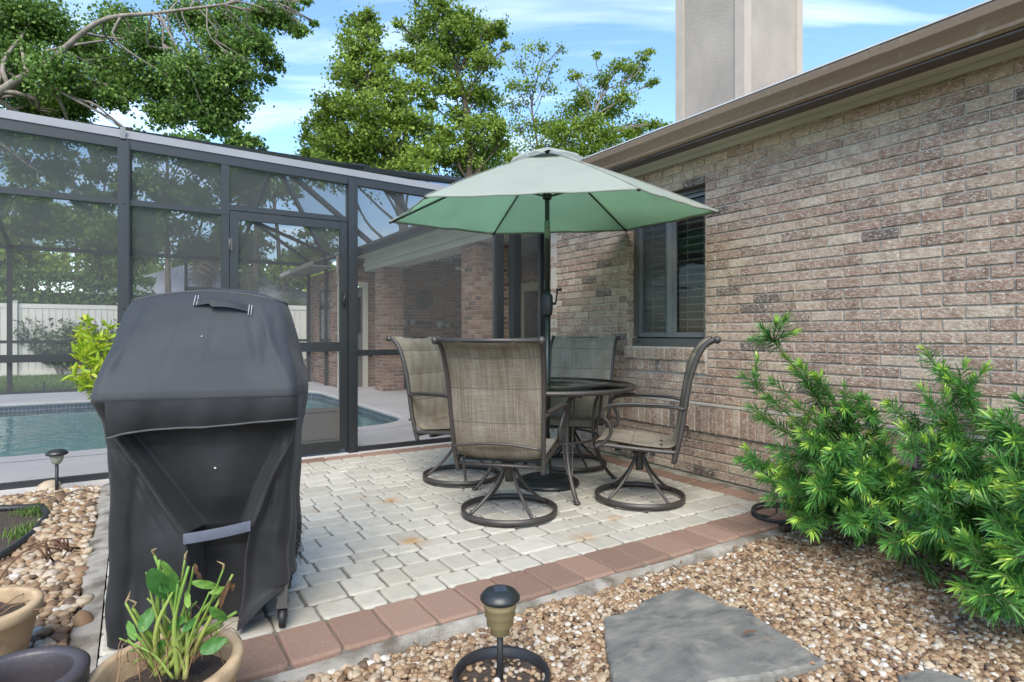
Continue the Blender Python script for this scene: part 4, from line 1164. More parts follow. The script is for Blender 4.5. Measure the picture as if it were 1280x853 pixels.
M['pole'] = mat('pole_dark_green', (.012, .022, .020), (.009, .016, .015), rough=.35, scale=10, spec=.6)
M['cloth_top'] = tint_mat('umbrella_cloth_top', [(0, (.50, .53, .47)), (1, (.56, .585, .525))], rough=.9, mott=(.46, .485, .43), mscale=3, bump=.12, bscale=500, bdist=.001, translucent=.52, spec=.1)
M['cloth_lit_through'] = tint_mat('umbrella_cloth_lit_through', [(0, (.50, .84, .60)), (1, (.54, .87, .64))], rough=.9, translucent=.72, spec=.1)  # mint of daylight coming through the cloth, put into the underside colour
m = MB(); m.tube([(0, 0, .10), (0, 0, 1.42)], .0195, 14); m.tube([(0, 0, 1.40), (0, 0, 2.46)], .0175, 14); ub_(m, 'pole', M['pole'])
m = MB(); m.lathe([(0, 1.235), (.027, 1.235), (.034, 1.25), (.038, 1.30), (.038, 1.375), (.032, 1.39), (.021, 1.40), (0, 1.40)], sides=24)
for v in m.v: v[:, 1] *= 1.25
cr_ = ub_(m, 'crank_housing', M['blackplastic'])
e = np.r_[RV, 0]
m = MB(); m.tube([np.array([0, 0, 1.325]) + e * .03, np.array([0, 0, 1.325]) + e * .065], .010, 10); m.tube([np.array([0, 0, 1.325]) + e * .062, np.array([0, 0, 1.425]) + e * .074], .0065, 8)
m.tube([np.array([0, 0, 1.425]) + e * .066, np.array([0, 0, 1.427]) + e * .105], .010, 10); ub_(m, 'crank_handle', M['blackplastic'], cr_)
m = MB(); m.lathe([(.018, 1.80), (.0215, 1.80), (.0215, 1.93), (.018, 1.93)], sides=18); ub_(m, 'tilt_collar', mat('tilt_collar', (.11, .20, .15), (.25, .30, .27), rough=.5, scale=60))
UA = -YAW - radians(9)                                # corner direction of the canopy
UR, ZR, ZA = 1.205, 1.965, 2.435
tiltdir = np.array([cos(UA + pi / 2), sin(UA + pi / 2)])
def tz_(x, y): return .066 * (x * tiltdir[0] + y * tiltdir[1]) / 1.04
def canopy_pt(k, u, r, off=0):
    """k-th sector, u across, r from centre (0) to rim (1)"""
    a0, a1 = UA + pi / 3 * k, UA + pi / 3 * (k + 1)
    p = (1 - u) * np.array([cos(a0), sin(a0)]) + u * np.array([cos(a1), sin(a1)])
    e_ = 4 * u * (1 - u)
    R_r = UR * r * (1 - .010 * e_ * r)
    z = ZA - (ZA - ZR) * (r * .93 + .07 * r * r) + .012 * sin(pi * r) - .030 * e_ * r * (1.15 - r) + .003 * e_ * sin(u * 11 + k * 2) * r * r + .003 * sin(u * 23 + r * 9 + k)* e_ * r
    x, y = p * R_r
    return (x, y, z + off + tz_(x, y))
for (nm, off, mt) in (('canopy', 0, 'cloth_top'), ('canopy_lit_underside', -.005, 'cloth_lit_through')):  # second layer is added under the cloth to carry the lit-through mint
    m = MB()
    for k in range(6): m.grid([[canopy_pt(k, u, r, off) for u in np.linspace(0, 1, 15)] for r in np.linspace(.045, 1, 26)], tint=prng.random())
    if off == 0:
        for k in range(6):                            # hem band and seam over each rib
            m.grid([[canopy_pt(k, u, r, o_) for u in np.linspace(0, 1, 15)] for r, o_ in ((.985, .0015), (1.002, .0015), (1.003, -.010), (.985, -.008))])
            m.grid([[tuple(np.array(canopy_pt(k, 0, r, .004)) + np.array([-sin(UA + pi / 3 * k), cos(UA + pi / 3 * k), 0]) * w_) for w_ in (-.009, 0, .009)] for r in np.linspace(.1, 1.0, 20)])
    ub_(m, nm, M[mt])
m = MB()
for k in range(6):
    m.grid([[(lambda p, u=u, r=r: (p[0] * 1, p[1], p[2] + .040 - .004 * r + .020 * r * (4 * u * (1 - u)) + .006 * r * sin(u * 5 * pi + k)))(canopy_pt(k, u, r * .235)) for u in np.linspace(0, 1, 21)] for r in np.linspace(.05, 1, 8)])
ub_(m, 'vent_cap', M['cloth_top'])
m = MB()
for k in range(6):
    m.grid([[(lambda p: (p[0], p[1], p[2] + .0015))(canopy_pt(k, u, r)) for u in np.linspace(0, 1, 9)] for r in (.05, .17)])
ub_(m, 'vent_mesh', mat('vent_mesh_green', (.03, .06, .045), rough=.8))
m = MB(); m.lathe([(0, 2.44), (.022, 2.445), (.026, 2.475), (.018, 2.49), (0, 2.497)], sides=16); ub_(m, 'finial', M['pole'])
m = MB(); m.lathe([(.0, 2.09), (.030, 2.09), (.034, 2.10), (.034, 2.125), (.026, 2.14), (0, 2.14)], sides=18); ub_(m, 'runner', M['blackplastic'])
for k in range(6):
    a = UA + pi / 3 * k
    pt = lambda r, off=-.018: np.array(canopy_pt(k, 0, r, off))
    m = MB(); m.tube([pt(.03, -.012), pt(.5), pt(.985, -.014)], .0068, 6); m.tube([pt(.97, -.012), pt(1.006, -.010)], .009, 8)
    rb = ub_(m, 'rib', M['blackmetal'])
    m = MB(); m.tube([(.03 * cos(a), .03 * sin(a), 2.115 + 0), pt(.40, -.026)], .0058, 6); ub_(m, 'strut', M['blackmetal'], rb)

# ---------------------------------------------------------------- covered grill
GC = np.array([.265, 2.61, 0.0])
gr_ = empty('covered_grill', tuple(GC), radians(-18), 'barbecue grill under a faded black fabric cover cinched with a grey strap', 'covered grill')
def fabric():
    m, n, l, b = new_mat('cover_fabric')
    t = n.new('ShaderNodeTexCoord')
    no = n.new('ShaderNodeTexNoise'); no.inputs['Scale'].default_value = 5; no.inputs['Detail'].default_value = 6; l.new(t.outputs['Object'], no.inputs['Vector'])
    r = ramp(n, [(.35, (.013, .0135, .0145)), (.65, (.021, .022, .024))]); l.new(no.outputs[0], r.inputs[0])
    n2 = n.new('ShaderNodeTexNoise'); n2.inputs['Scale'].default_value = 2.2; n2.inputs['Detail'].default_value = 8; l.new(t.outputs['Object'], n2.inputs['Vector'])
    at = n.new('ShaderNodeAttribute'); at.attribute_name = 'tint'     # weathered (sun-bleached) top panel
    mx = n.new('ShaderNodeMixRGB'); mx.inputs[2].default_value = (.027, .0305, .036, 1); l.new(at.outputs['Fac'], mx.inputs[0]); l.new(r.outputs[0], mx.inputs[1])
    r3 = ramp(n, [(.50, (0, 0, 0)), (.75, (.28, .28, .28))]); l.new(n2.outputs[0], r3.inputs[0])
    m2 = n.new('ShaderNodeMixRGB'); m2.inputs[2].default_value = (.10, .10, .10, 1); l.new(r3.outputs[0], m2.inputs[0]); l.new(mx.outputs[0], m2.inputs[1])
    l.new(m2.outputs[0], b.inputs['Base Color']); b.inputs['Roughness'].default_value = .62; b.inputs['Specular IOR Level'].default_value = .28
    b.inputs['Sheen Weight'].default_value = .08
    n3 = n.new('ShaderNodeTexNoise'); n3.inputs['Scale'].default_value = 6; n3.inputs['Detail'].default_value = 3; n3.inputs['Distortion'].default_value = .3; l.new(t.outputs['Object'], n3.inputs['Vector'])
    n4 = n.new('ShaderNodeTexNoise'); n4.inputs['Scale'].default_value = 600; l.new(t.outputs['Object'], n4.inputs['Vector'])
    b1 = n.new('ShaderNodeBump'); b1.inputs['Strength'].default_value = .42; b1.inputs['Distance'].default_value = .02; l.new(n3.outputs[0], b1.inputs['Height'])
    b2 = n.new('ShaderNodeBump'); b2.inputs['Strength'].default_value = .3; b2.inputs['Distance'].default_value = .001; l.new(n4.outputs[0], b2.inputs['Height']); l.new(b1.outputs[0], b2.inputs['Normal'])
    l.new(b2.outputs[0], b.inputs['Normal']); return m
M['cover'] = fabric()
def sm(a, b, x): 
    t = np.clip((x - a) / (b - a), 0, 1); return t * t * (3 - 2 * t)
def cover_section(z):
    """half widths (left,right), front y, back y, corner radius"""
    zs = [0, .10, .40, .70, .80, .875, .905, 1.0, 1.10, 1.18, 1.222]
    hl = [.300, .298, .292, .296, .310, .322, .318, .305, .297, .290, .284]
    hr = [.298, .300, .308, .324, .336, .344, .342, .322, .296, .278, .264]
    yf = [-.215, -.213, -.210, -.215, -.235, -.285, -.278, -.215, -.135, -.065, -.020]
    yb = [.225, .225, .228, .235, .24, .245, .245, .24, .232, .225, .21]
    cr2 = [.035, .035, .04, .045, .045, .030, .032, .034, .036, .036, .035]
    I = lambda q: float(np.interp(z, zs, q))
    return I(hl), I(hr), I(yf), I(yb), I(cr2)
def outline(z, N_=260):
    hl, hr, yf, yb, r = cover_section(z); pts = []
    def arc(cx, cy, a0):
        return [(cx + r * cos(radians(a0 + 90 * k / 9)), cy + r * sin(radians(a0 + 90 * k / 9))) for k in range(10)]
    loop = [(0, yb)] + arc(-hl + r, yb - r, 90) + arc(-hl + r, yf + r, 180) + arc(hr - r, yf + r, 270) + arc(hr - r, yb - r, 0) + [(0, yb)]
    P = np.array(loop); d = np.r_[0, np.cumsum(np.linalg.norm(np.diff(P, axis=0), axis=1))]
    # fixed number of samples per side keeps the rows aligned
    counts = [30, 10, 34, 10, 260, 10, 34, 10, 30]
    idx = [0, 1, 10, 11, 20, 21, 30, 31, 40, 41]
    out = []
    for s_ in range(9):
        a, b, c_ = idx[s_], idx[s_ + 1], counts[s_]
        tt = np.linspace(d[a], d[b], c_, endpoint=False)
        out.append(np.c_[np.interp(tt, d, P[:, 0]), np.interp(tt, d, P[:, 1])])
    return np.concatenate(out)
zl = np.concatenate([np.linspace(0, .78, 170), np.linspace(.79, .93, 18), np.linspace(.945, 1.222, 26)])
rows = []; tints = []
gr2 = rnd(5)
for z in zl:
    o_ = outline(z); X, Y = o_[:, 0].copy(), o_[:, 1].copy(); hl, hr, yf, yb, r = cover_section(z)
    Zv = np.full(len(X), z)
    fw = sm(.0, .05, (yf + .10) - Y)                   # weight: on the front
    if z < .80:
        k = (z - .39) / (.78 - .39)
        if z > .39: xl, xr = -.03 + k * -.235, .173 + k * .165
        else: xl, xr = -.03 - (.39 - z) * -.02, .173 - (.39 - z) * .10
        dl, dr_2 = X - xl, xr - X
        inside = np.minimum(dl, dr_2)
        wd = .055 if z > .39 else .018
        dep = .075 * (1 - .55 * max(0, k)) if z > .39 else .075 + .08 * min(1, (.39 - z) / .1)
        din = dep * sm(0, wd, inside)
        if z > .39:                                   # middle belly of the panel swells back out
            c0 = (xl + xr) / 2; hw = max(.02, (xr - xl) / 2)
            din -= .055 * np.exp(-((X - c0 - .01) / (hw * .50)) ** 2) * sm(.39, .52, z) * (1 - .3 * sm(.6, .78, z))
            din += .012 * np.exp(-((dl - .035) / .012) ** 2) * sm(0, .01, dl)
        ridge = .026 * np.exp(-(np.minimum(np.abs(dl), np.abs(dr_2)) / .018) ** 2) * sm(.012, -.006, inside) * sm(.03, .25, z)
        Y += fw * (din * (1 - sm(.74, .80, z)) - ridge * (1 - sm(.70, .80, z)))
        # secondary pleat running beside the left crease, and folds from the right shoulder
        for (xa, xb, am, wv) in ((-.29, -.07, .011, .012), (-.30, -.115, .007, .010), (.325, .215, .010, .012), (.31, .262, .007, .012)):
            if z > .36:
                xx = xb + (xa - xb) * min(1, max(0, k)); Y += fw * am * np.exp(-((X - xx) / wv) ** 2) * sm(.36, .5, z) * (1 - sm(.72, .8, z))
        Y += fw * (.006 * np.sin(X * 31 + z * 6) * sm(.0, .3, .5 - z) + .008 * np.exp(-((X + .235 - .06 * z) / .016) ** 2) * sm(.75, .55, z) + .006 * np.exp(-((X + .17 + .10 * z) / .014) ** 2) * sm(.6, .3, z) - .008 * np.exp(-((X - .245 - .05 * z) / .018) ** 2) * sm(.72, .5, z))
        # hem lifts at the right hand leg
        Zv = Zv + .135 * sm(.10, .30, X) * sm(.2, 0, z) * fw + (1 - fw) * .11 * sm(.0, .3, X) * sm(.2, 0, z) + .012 * sm(.1, 0, z)
        side_ = 1 - fw
        Y += 0; X += side_ * np.tanh(X / .12) * .010 * np.sin(Y * 30 + z * 9) * sm(.8, .3, z)
    # general drape wrinkles
    X += .0035 * np.sin(z * 23 + Y * 9) * np.tanh(X / .12) ; Y -= fw * .004 * np.sin(X * 12 + z * 17) * np.cos(z * 9 - X * 7)
    if z >= .93:
        # shallow diagonal folds fanning from the top corners to the shoulders
        for (xa, xb, am) in ((-.18, -.30, .010), (-.235, -.25, -.007), (.17, .31, .012), (.12, .24, -.007), (.225, .225, .007), (-.05, -.12, .004), (.05, .02, -.004)):
            q = (1.222 - z) / .30; xx = xa + (xb - xa) * q; Y -= fw * am * np.exp(-((X - xx) / .020) ** 2) * sin(pi * min(1, max(0, q)))
        Zv = Zv + .045 * (1 - (X / .29) ** 2) * sm(1.0, 1.222, z)
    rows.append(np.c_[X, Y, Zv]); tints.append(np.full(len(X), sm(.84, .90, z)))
last = rows[-1]
for q, dz_ in ((.97, .006), (.90, .009), (.7, .012), (.4, .013), (.02, .014)):      # top
    c0 = np.array([-.0, .10]); P = last.copy(); P[:, :2] = c0 + (last[:, :2] - c0) * q
    P[:, 2] = 1.222 + .045 * (1 - (P[:, 0] / .29) ** 2) + dz_ + .004 * np.sin(P[:, 0] * 14); rows.append(P); tints.append(np.ones(len(P)))
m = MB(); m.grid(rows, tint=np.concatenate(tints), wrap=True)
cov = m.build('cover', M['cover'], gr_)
# valance hanging from the shoulder seam across the front and round the corners
fl = []
o0 = outline(.868); sel = np.where((o0[:, 1] < -.10) & ~((o0[:, 0] < -.268)))[0]
for i, q in enumerate(np.linspace(0, 1, 12)):
    P = []
    for j in sel:
        x, y = o0[j]; fwj = float(sm(.0, .05, (-.285 + .10) - y)); s_ = (x + .315) / .66
        drop = .100 - .014 * x / .3 + .002 * sin(x * 17) + .012 * math.exp(-((x + .27) / .04) ** 2) - .02 * (1 - fwj)
        out_ = .006 + (.006 * sin(x * 24 + 1) + .004 * sin(x * 57)) * q + .010 * sin(pi * min(1, q * .8)) 
        nx = -1 if x < -.29 else (1 if x > .29 else 0)
        P.append((x + nx * .003 * (1 - fwj * .5), y - fwj * out_ + .025 * q * fwj, .874 - q * drop))
    fl.append(P)
m = MB(); m.grid(fl, tint=.25); 
vl = m.build('valance', M['cover'], cov)
M['piping'] = mat('piping', (.07, .073, .077), (.05, .052, .056), rough=.7, scale=60)
m = MB(); m.tube(fl[-1], .0042, 6); m.build('piping', M['piping'], vl)
m = MB(); e2 = rows[-6]; m.tube([p for p in e2], .0035, 6, closed=True); m.build('piping', M['piping'], cov)
# handle strap on the lid
def lid_pt(x, z, off=.006):
    k = int(np.argmin(np.abs(zl - z))); P = rows[k]; fr = P[84:344]; j = int(np.argmin(np.abs(fr[:, 0] - x))); p = fr[j]
    return np.array([x, p[1] - off, p[2] + off * .8])
m = MB(); P = []
for i, x in enumerate(np.linspace(-.045, .155, 16)):
    s_ = i / 15; bow = .016 * sin(pi * s_); z = 1.185 - .018 * s_ - .008 * sin(pi * s_)
    a, b = lid_pt(x, z + .013, .003 + bow), lid_pt(x, z - .013, .003 + bow); P.append([a, (a + b) / 2 + np.array([0, -.004, .003]), b])
m.grid(P, tint=.7); m.build('handle', M['cover'], cov)
m = MB()
for x in (-.045, -.035, .148, .158):
    a, b = lid_pt(x, 1.20 - .018 * (x > .1), .008), lid_pt(x, 1.165 - .018 * (x > .1), .008); m.tube([a, b], .0014, 5)
m.build('stitching', mat('stitching', (.45, .47, .48), rough=.7), cov)
# cinch strap
m = MB(); P = []
for i, x in enumerate(np.linspace(-.040, .180, 18)):
    s_ = i / 17; y = -.243 - .012 * sin(pi * s_); z = .378 + .030 * s_
    P.append([(x, y, z + .019), (x, y - .003, z), (x, y, z - .019)])
m.grid(P); m.build('strap', mat('faded_webbing', (.105, .12, .155), (.085, .095, .125), rough=.7, scale=30, bump=.4, bscale=400, bdist=.002), cov)
# white specks of bird dropping, legs, casters, frayed hem
m = MB()
for (x, z, s_) in ((.0, 1.08, .004),):
    p = lid_pt(x, z, .002); m.lathe([(0, .003), (s_, 0), (0, -.003)], tuple(p), 8)
m.lathe([(0, .004), (.005, 0), (0, -.004)], (.06, -.228, .62), 8)
m.build('dropping', mat('white_speck', (.6, .6, .58), rough=.8), cov)
for (x, y) in ((.282, -.178), (-.262, -.165), (.262, .18), (-.262, .18)):
    m = MB(); m.box((x, y, .205), (.035, .035, .25)); m.box((x, y, .085), (.042, .042, .016)); lg_ = m.build('leg', M['kick'], gr_)
    m = MB(); m.tube([(x - .011, y, .036), (x + .011, y, .036)], .036, 18); m.bar((x - .016, y, .036), (x - .016, y, .08), .003, .03); m.bar((x + .016, y, .036), (x + .016, y, .08), .003, .03)
    m.build('caster', M['blackplastic'], lg_)
m = MB(); r_ = rnd(3)
for i in range(46):
    z = r_.uniform(.20, .34); b_ = np.array([.305, r_.uniform(-.02, .10), z]); m.tube([b_, b_ + np.array([r_.uniform(.008, .028), r_.uniform(-.02, .02), r_.uniform(-.025, .012)]), b_ + np.array([r_.uniform(.01, .035), r_.uniform(-.03, .02), r_.uniform(-.05, -.01)])], .0009, 4)
m.build('frayed_threads', M['blackplastic'], cov)
# ---------------------------------------------------------------- pots
M['terracotta'] = mat('buff_pot', (.50, .37, .22), (.42, .30, .175), rough=.8, scale=4, bump=.25, bscale=90, dirt=((.22, .15, .09), 8, .46, .70), bdist=.004)
M['buff_dark'] = mat('pot_inside', (.035, .035, .035), (.06, .05, .04), rough=.9, scale=20)
M['plum'] = mat('plum_glazed_pot', (.065, .056, .060), (.045, .040, .044), rough=.42, scale=5, bump=.15, bscale=60)
def pot(name, c, r, h, rim, mt, label, cat, tilt=(0, 0), soil=.72, zb=-.055, rimw=.028):
    e = empty(name, (c[0], c[1], zb), 0, label, cat); e.rotation_euler = (radians(tilt[0]), radians(tilt[1]), 0)
    m = MB(); rb = r * .66
    m.lathe([(0, 0), (rb, 0), (rb + .008, .012), (r * .84, h * .5), (r * .93, h - rim), (r - .004, h - rim + .004), (r, h - rim + .012), (r + .002, h - .008), (r - .006, h), (r - rimw + .004, h), (r - rimw, h - .008), (r - rimw - .004, h - rim), (r * .80, h * .55), (r * .68, h * .2), (0, h * .2)], sides=64)
    b = m.build('pot_body', mt, e)
    if soil:
        r_ = rnd(int(r * 1e4)); k, s_ = 10, 40; P = []
        for i in range(k):
            q = i / (k - 1); P.append([(q * (r - rimw - .008) * cos(2 * pi * j / s_), q * (r - rimw - .008) * sin(2 * pi * j / s_), h * soil + r_.normal(0, .004)) for j in range(s_)])
        m = MB(); m.grid(P, wrap=True); m.build('potting_soil', M['soil'], e)
    return e
def inv(px, d, back=0):
    p = at_d(px, 418, d); return p[:2]
pc1 = inv(217, 1.625)
pot1 = pot('flower_pot', pc1, .190, .268, .045, M['terracotta'], 'buff clay pot with a rough wide rim, holding the ragged leafy plant before the grill', 'flower pot', tilt=(2, -4))
pc2 = inv(-30, 2.0)
pot2 = pot('flower_pot', pc2, .178, .238, .045, M['terracotta'], 'buff clay pot with bare soil on the pebbles at the far left edge', 'flower pot', soil=.80)
pc3 = inv(20, 1.48)
pot3 = pot('plum_pot', pc3, .150, .308, .05, M['plum'], 'dark plum glazed empty pot in the bottom left corner', 'flower pot', soil=.35, rimw=.034)
# bare twigs in the left pot
m = MB(); r_ = rnd(2)
for i in range(14):
    a = r_.uniform(0, 6.28); b_ = np.array([.06 * cos(a), .06 * sin(a), .20]); d = np.array([r_.normal(0, .08), r_.normal(0, .08), r_.uniform(.01, .04)]); m.tube([b_, b_ + d * .5 + [0, 0, .01], b_ + d], .0018, 5, tint=.8)
m.build('dry_stalks', M['leaf_dead'], pot2)
m = MB(); q = spline([(.02, .0, .20), (.06, .02, .32), (.12, .06, .385), (.20, .10, .40), (.25, .13, .385)], 16); m.tube(q, [.005 - .0002 * i for i in range(16)], 6, tint=.4)
for i in range(9):
    b_ = q[9 + i % 6]; m.tube([b_, b_ + np.array([r_.normal(.02, .02), r_.normal(0, .02), -.02 - .03 * r_.random()]), b_ + np.array([r_.normal(.03, .02), r_.normal(0, .02), -.05 - .03 * r_.random()])], .004, 5, tint=.1)
wp = m.build('withered_stem', M['leaf_dead'], pot2)
# ragged plant in the buff pot
plant = empty('potted_plant', (pc1[0], pc1[1], .15), 0, 'ragged potted plant with thick yellow green stalks, few broad leaves and dry tips', 'potted plant')
r_ = rnd(12)
R3 = np.r_[RV, 0]; F3 = np.r_[FV, 0]; UPv = np.array([0, 0, 1.0])
def loc_px(px, py, d): return at_d(px, py, d) - np.array([pc1[0], pc1[1], .15])
def leafblade(m, base, tip, width, normal, tint, curl=.15, n_=9, wav=.0, ncross=4):
    base, tip = np.array(base), np.array(tip); ax = tip - base; L_ = np.linalg.norm(ax); ax /= L_
    nn = np.array(normal, float); s_ = np.cross(ax, nn); s_ /= np.linalg.norm(s_); nn = np.cross(s_, ax); P = []
    for i in range(n_):
        q = i / (n_ - 1); w_ = width * (sin(pi * min(1, q * .92 + .06)) ** .8) * (1 - .35 * q) + .0006
        c = base + ax * L_ * q + nn * (-curl * L_ * q * q)
        P.append([c + s_ * w_ * v + nn * (abs(v) * w_ * .35 + wav * sin(q * 14 + v * 3)) for v in np.linspace(-1, 1, ncross + 1)])
    m.grid(P, tint=tint)
base_px = (215, 822)
stalks = [((157, 754), .020), ((193, 694), .008), ((199, 700), .006), ((231, 700), .02), ((236, 708), .0), ((279, 712), .0), ((291, 718), .02), ((262, 740), -.02), ((176, 770), .03), ((166, 760), -.03),
          ((222, 730), -.03), ((246, 752), .05), ((184, 748), .05), ((270, 765), .04), ((296, 765), .03), ((160, 800), .04), ((207, 775), .07)]
stalks += [((px_ + r_.uniform(-16, 16), py_ + r_.uniform(8, 46)), r_.uniform(-.05, .06)) for (px_, py_), _ in list(stalks)]
for i, ((px_, py_), dd) in enumerate(stalks):
    tip = loc_px(px_, py_, 1.60 + dd); b_ = loc_px(214 + r_.uniform(-22, 22), 822, 1.62 + r_.uniform(-.05, .05)); b_[2] = .04
    mid = (b_ + tip) / 2 + np.array([*(r_.normal(0, .012, 2)), .012])
    P = spline([b_, mid, tip], 12); th = r_.uniform(.0035, .0068)
    m = MB(); m.tube(P, [th * (1.25 - .65 * k / 11) for k in range(12)], 7, tint=list(np.linspace(.86, .66, 12) if i % 3 else np.linspace(.95, .75, 12)))
    if i in (0, 1, 3, 5, 9): m.tube([P[-1], P[-1] + np.array([*r_.normal(0, .006, 2), .012]), P[-1] + np.array([*r_.normal(0, .01, 2), .022])], [.004, .003, .001], 5, tint=1.0)
    m.build('stalk', M['leaf_pot'], plant)
for (b, t_, w, tn, cu) in (((262, 760), (286, 778), .014, .45, .2), ((170, 800), (158, 775), .012, .5, .1), ((228, 790), (246, 772), .012, .3, .1), ((236, 760), (232, 735), .009, .7, .2), ((187, 712), (216, 752), .030, .12, .1), ((202, 702), (228, 738), .012, .55, .2), ((216, 716), (222, 756), .013, .3, -.1), ((176, 790), (192, 757), .020, .30, .1), ((250, 815), (284, 798), .022, .25, -.1),
                           ((240, 728), (278, 735), .012, .6, .25), ((262, 742), (290, 733), .009, .7, .3), ((232, 772), (205, 790), .014, .35, .1), ((200, 740), (214, 730), .02, .1, .2), ((205, 800), (190, 820), .012, .4, .2)):
    m = MB(); leafblade(m, loc_px(*b, 1.57), loc_px(*t_, 1.61), w, -F3 + .4 * UPv + .3 * R3, tn, cu, wav=.003); m.build('leaf', M['leaf_pot'], plant)
m = MB()
for i in range(26):                                   # dry strands and curled dead bits
    a = r_.uniform(0, 6.28); b_ = np.array([.05 * cos(a), .05 * sin(a), .05]); rr = r_.uniform(.08, .20); a2 = a + r_.normal(0, .5)
    P = spline([b_, b_ + np.array([rr * .5 * cos(a2), rr * .5 * sin(a2), r_.uniform(.04, .12)]), np.array([rr * cos(a2), rr * sin(a2), r_.uniform(.03, .12)])], 8)
    m.tube(P, .0012, 4, tint=r_.uniform(.4, 1))
for (a, b) in (((288, 725), (262, 782)), ((292, 730), (287, 742)), ((243, 705), (250, 730))):
    A_, B_ = loc_px(*a, 1.58), loc_px(*b, 1.60); leafblade(m, A_, B_, .008, -F3, .25, .2, wav=.004)
m.build('dead_leaves', M['leaf_dead'], plant)

# ---------------------------------------------------------------- solar path lights
def solar(c, z0, h, rc, label, glass_c, cup):
    e = empty('path_light', (c[0], c[1], z0), 0, label, 'path light', 'solar path lights in the pebbles')
    m = MB(); m.tube([(0, 0, -.05), (0, 0, h - rc * 1.5)], .011 * rc / .065, 10); m.build('stake', M['blackplastic'], e)
    zt = h
    m = MB(); m.lathe([(0, zt), (rc * .55, zt - .001), (rc * .80, zt - .008), (rc, zt - .022), (rc * 1.02, zt - .030), (rc * .95, zt - .036), (rc * .8, zt - .040), (0, zt - .040)], sides=40)
    m.build('cap', M['blackmetal'], e)
    m = MB(); m.prism([(rc * .45 * cos(a), rc * .45 * sin(a)) for a in np.linspace(.4, .4 + 2 * pi, 5)[:-1]], zt - .002, zt + .0015); m.build('solar_cell', mat('solar_cell', (.02, .03, .06), (.05, .07, .10), rough=.12, scale=40), e)
    m = MB(); m.lathe(cup(zt, rc), sides=32)
    mt, n, l, b = new_mat('lamp_cup'); b.inputs['Base Color'].default_value = (*glass_c, 1); b.inputs['Roughness'].default_value = .25
    tr = n.new('ShaderNodeBsdfTranslucent'); tr.inputs[0].default_value = (*glass_c, 1); ms = n.new('ShaderNodeMixShader'); ms.inputs[0].default_value = .45
    l.new(b.outputs[0], ms.inputs[1]); l.new(tr.outputs[0], ms.inputs[2]); l.new(ms.outputs[0], n['Material Output'].inputs[0])
    m.build('lamp_cup', mt, e)
    return e
cup1 = lambda z, r: [(r * .80, z - .040), (r * .82, z - .060), (r * .76, z - .062), (r * .78, z - .085), (r * .70, z - .088), (r * .68, z - .115), (r * .52, z - .122), (r * .48, z - .145), (r * .2, z - .150)]
cup2 = lambda z, r: [(r * .62, z - .040), (r * .60, z - .065), (r * .50, z - .085), (r * .34, z - .100), (r * .15, z - .105)]
cA = ground(625, 856, -.05)[:2]
solar(cA, -.05, .315, .065, 'solar path light with yellowed ribbed cup, nearest to us beside the slate', (.55, .46, .25), cup1)
cB = ground(71, 615, -.02)[:2]
solar(cB, -.03, .31, .066, 'solar path light with clear cup, at the left beside the pool deck', (.50, .50, .42), cup2)
m = MB(); m.lathe([(ring_r - .004, -.06), (ring_r + .006, -.06), (ring_r + .008, -.008), (ring_r + .002, .0), (ring_r - .008, -.004), (ring_r - .006, -.06)], sides=64)
rg_ = m.build('plastic_ring', M['blackplastic'], loc=(ring_c[0], ring_c[1], 0)); tag(rg_, 'black plastic plant ring sunk in the pebbles round the near path light', 'garden ring')
m = MB(); m.lathe([(0, -.032), (ring_r * .5, -.035), (ring_r - .006, -.038)], (ring_c[0], ring_c[1], 0), sides=40); struct('ring_soil', m, M['soil'])
P = hexgrid(ring_c[0] - .14, ring_c[0] + .14, ring_c[1] - .14, ring_c[1] + .14, .022, rnd(31), .45); P = P[np.hypot(*(P - ring_c).T) < ring_r - .02]
r_ = rnd(32); P = P[r_.random(len(P)) < .55]
tag(pebbles('pebbles', np.c_[P, np.full(len(P), -.03)], r_.uniform(.007, .013, len(P)), 33, M['pebble']), 'small stones inside the plastic ring', kind='stuff')

# ---------------------------------------------------------------- hose and twigs
m = MB(); hc = ground(972, 650, -.02)[:2] + np.array([.04, -.02]); P = []
for i in range(150):
    t = i / 149 * 2 * pi * 2.3; rr = .155 + .012 * (i / 149) * 2 + .006 * sin(t * 1.7); P.append((rr * cos(t + 1) * 1.12, rr * sin(t + 1), -.028 + .020 * (i / 149) * 2 + .004 * sin(t * 3)))
P += [(P[-1][0] + .1 * k, P[-1][1] + .03 * k - .05 * sin(k), -.02) for k in range(1, 5)]
m.tube(P, .0095, 8)
ho = m.build('garden_hose', M['rubber'], loc=(hc[0], hc[1], .018)); tag(ho, 'black drip hose coiled at the patio corner under the bush', 'garden hose')

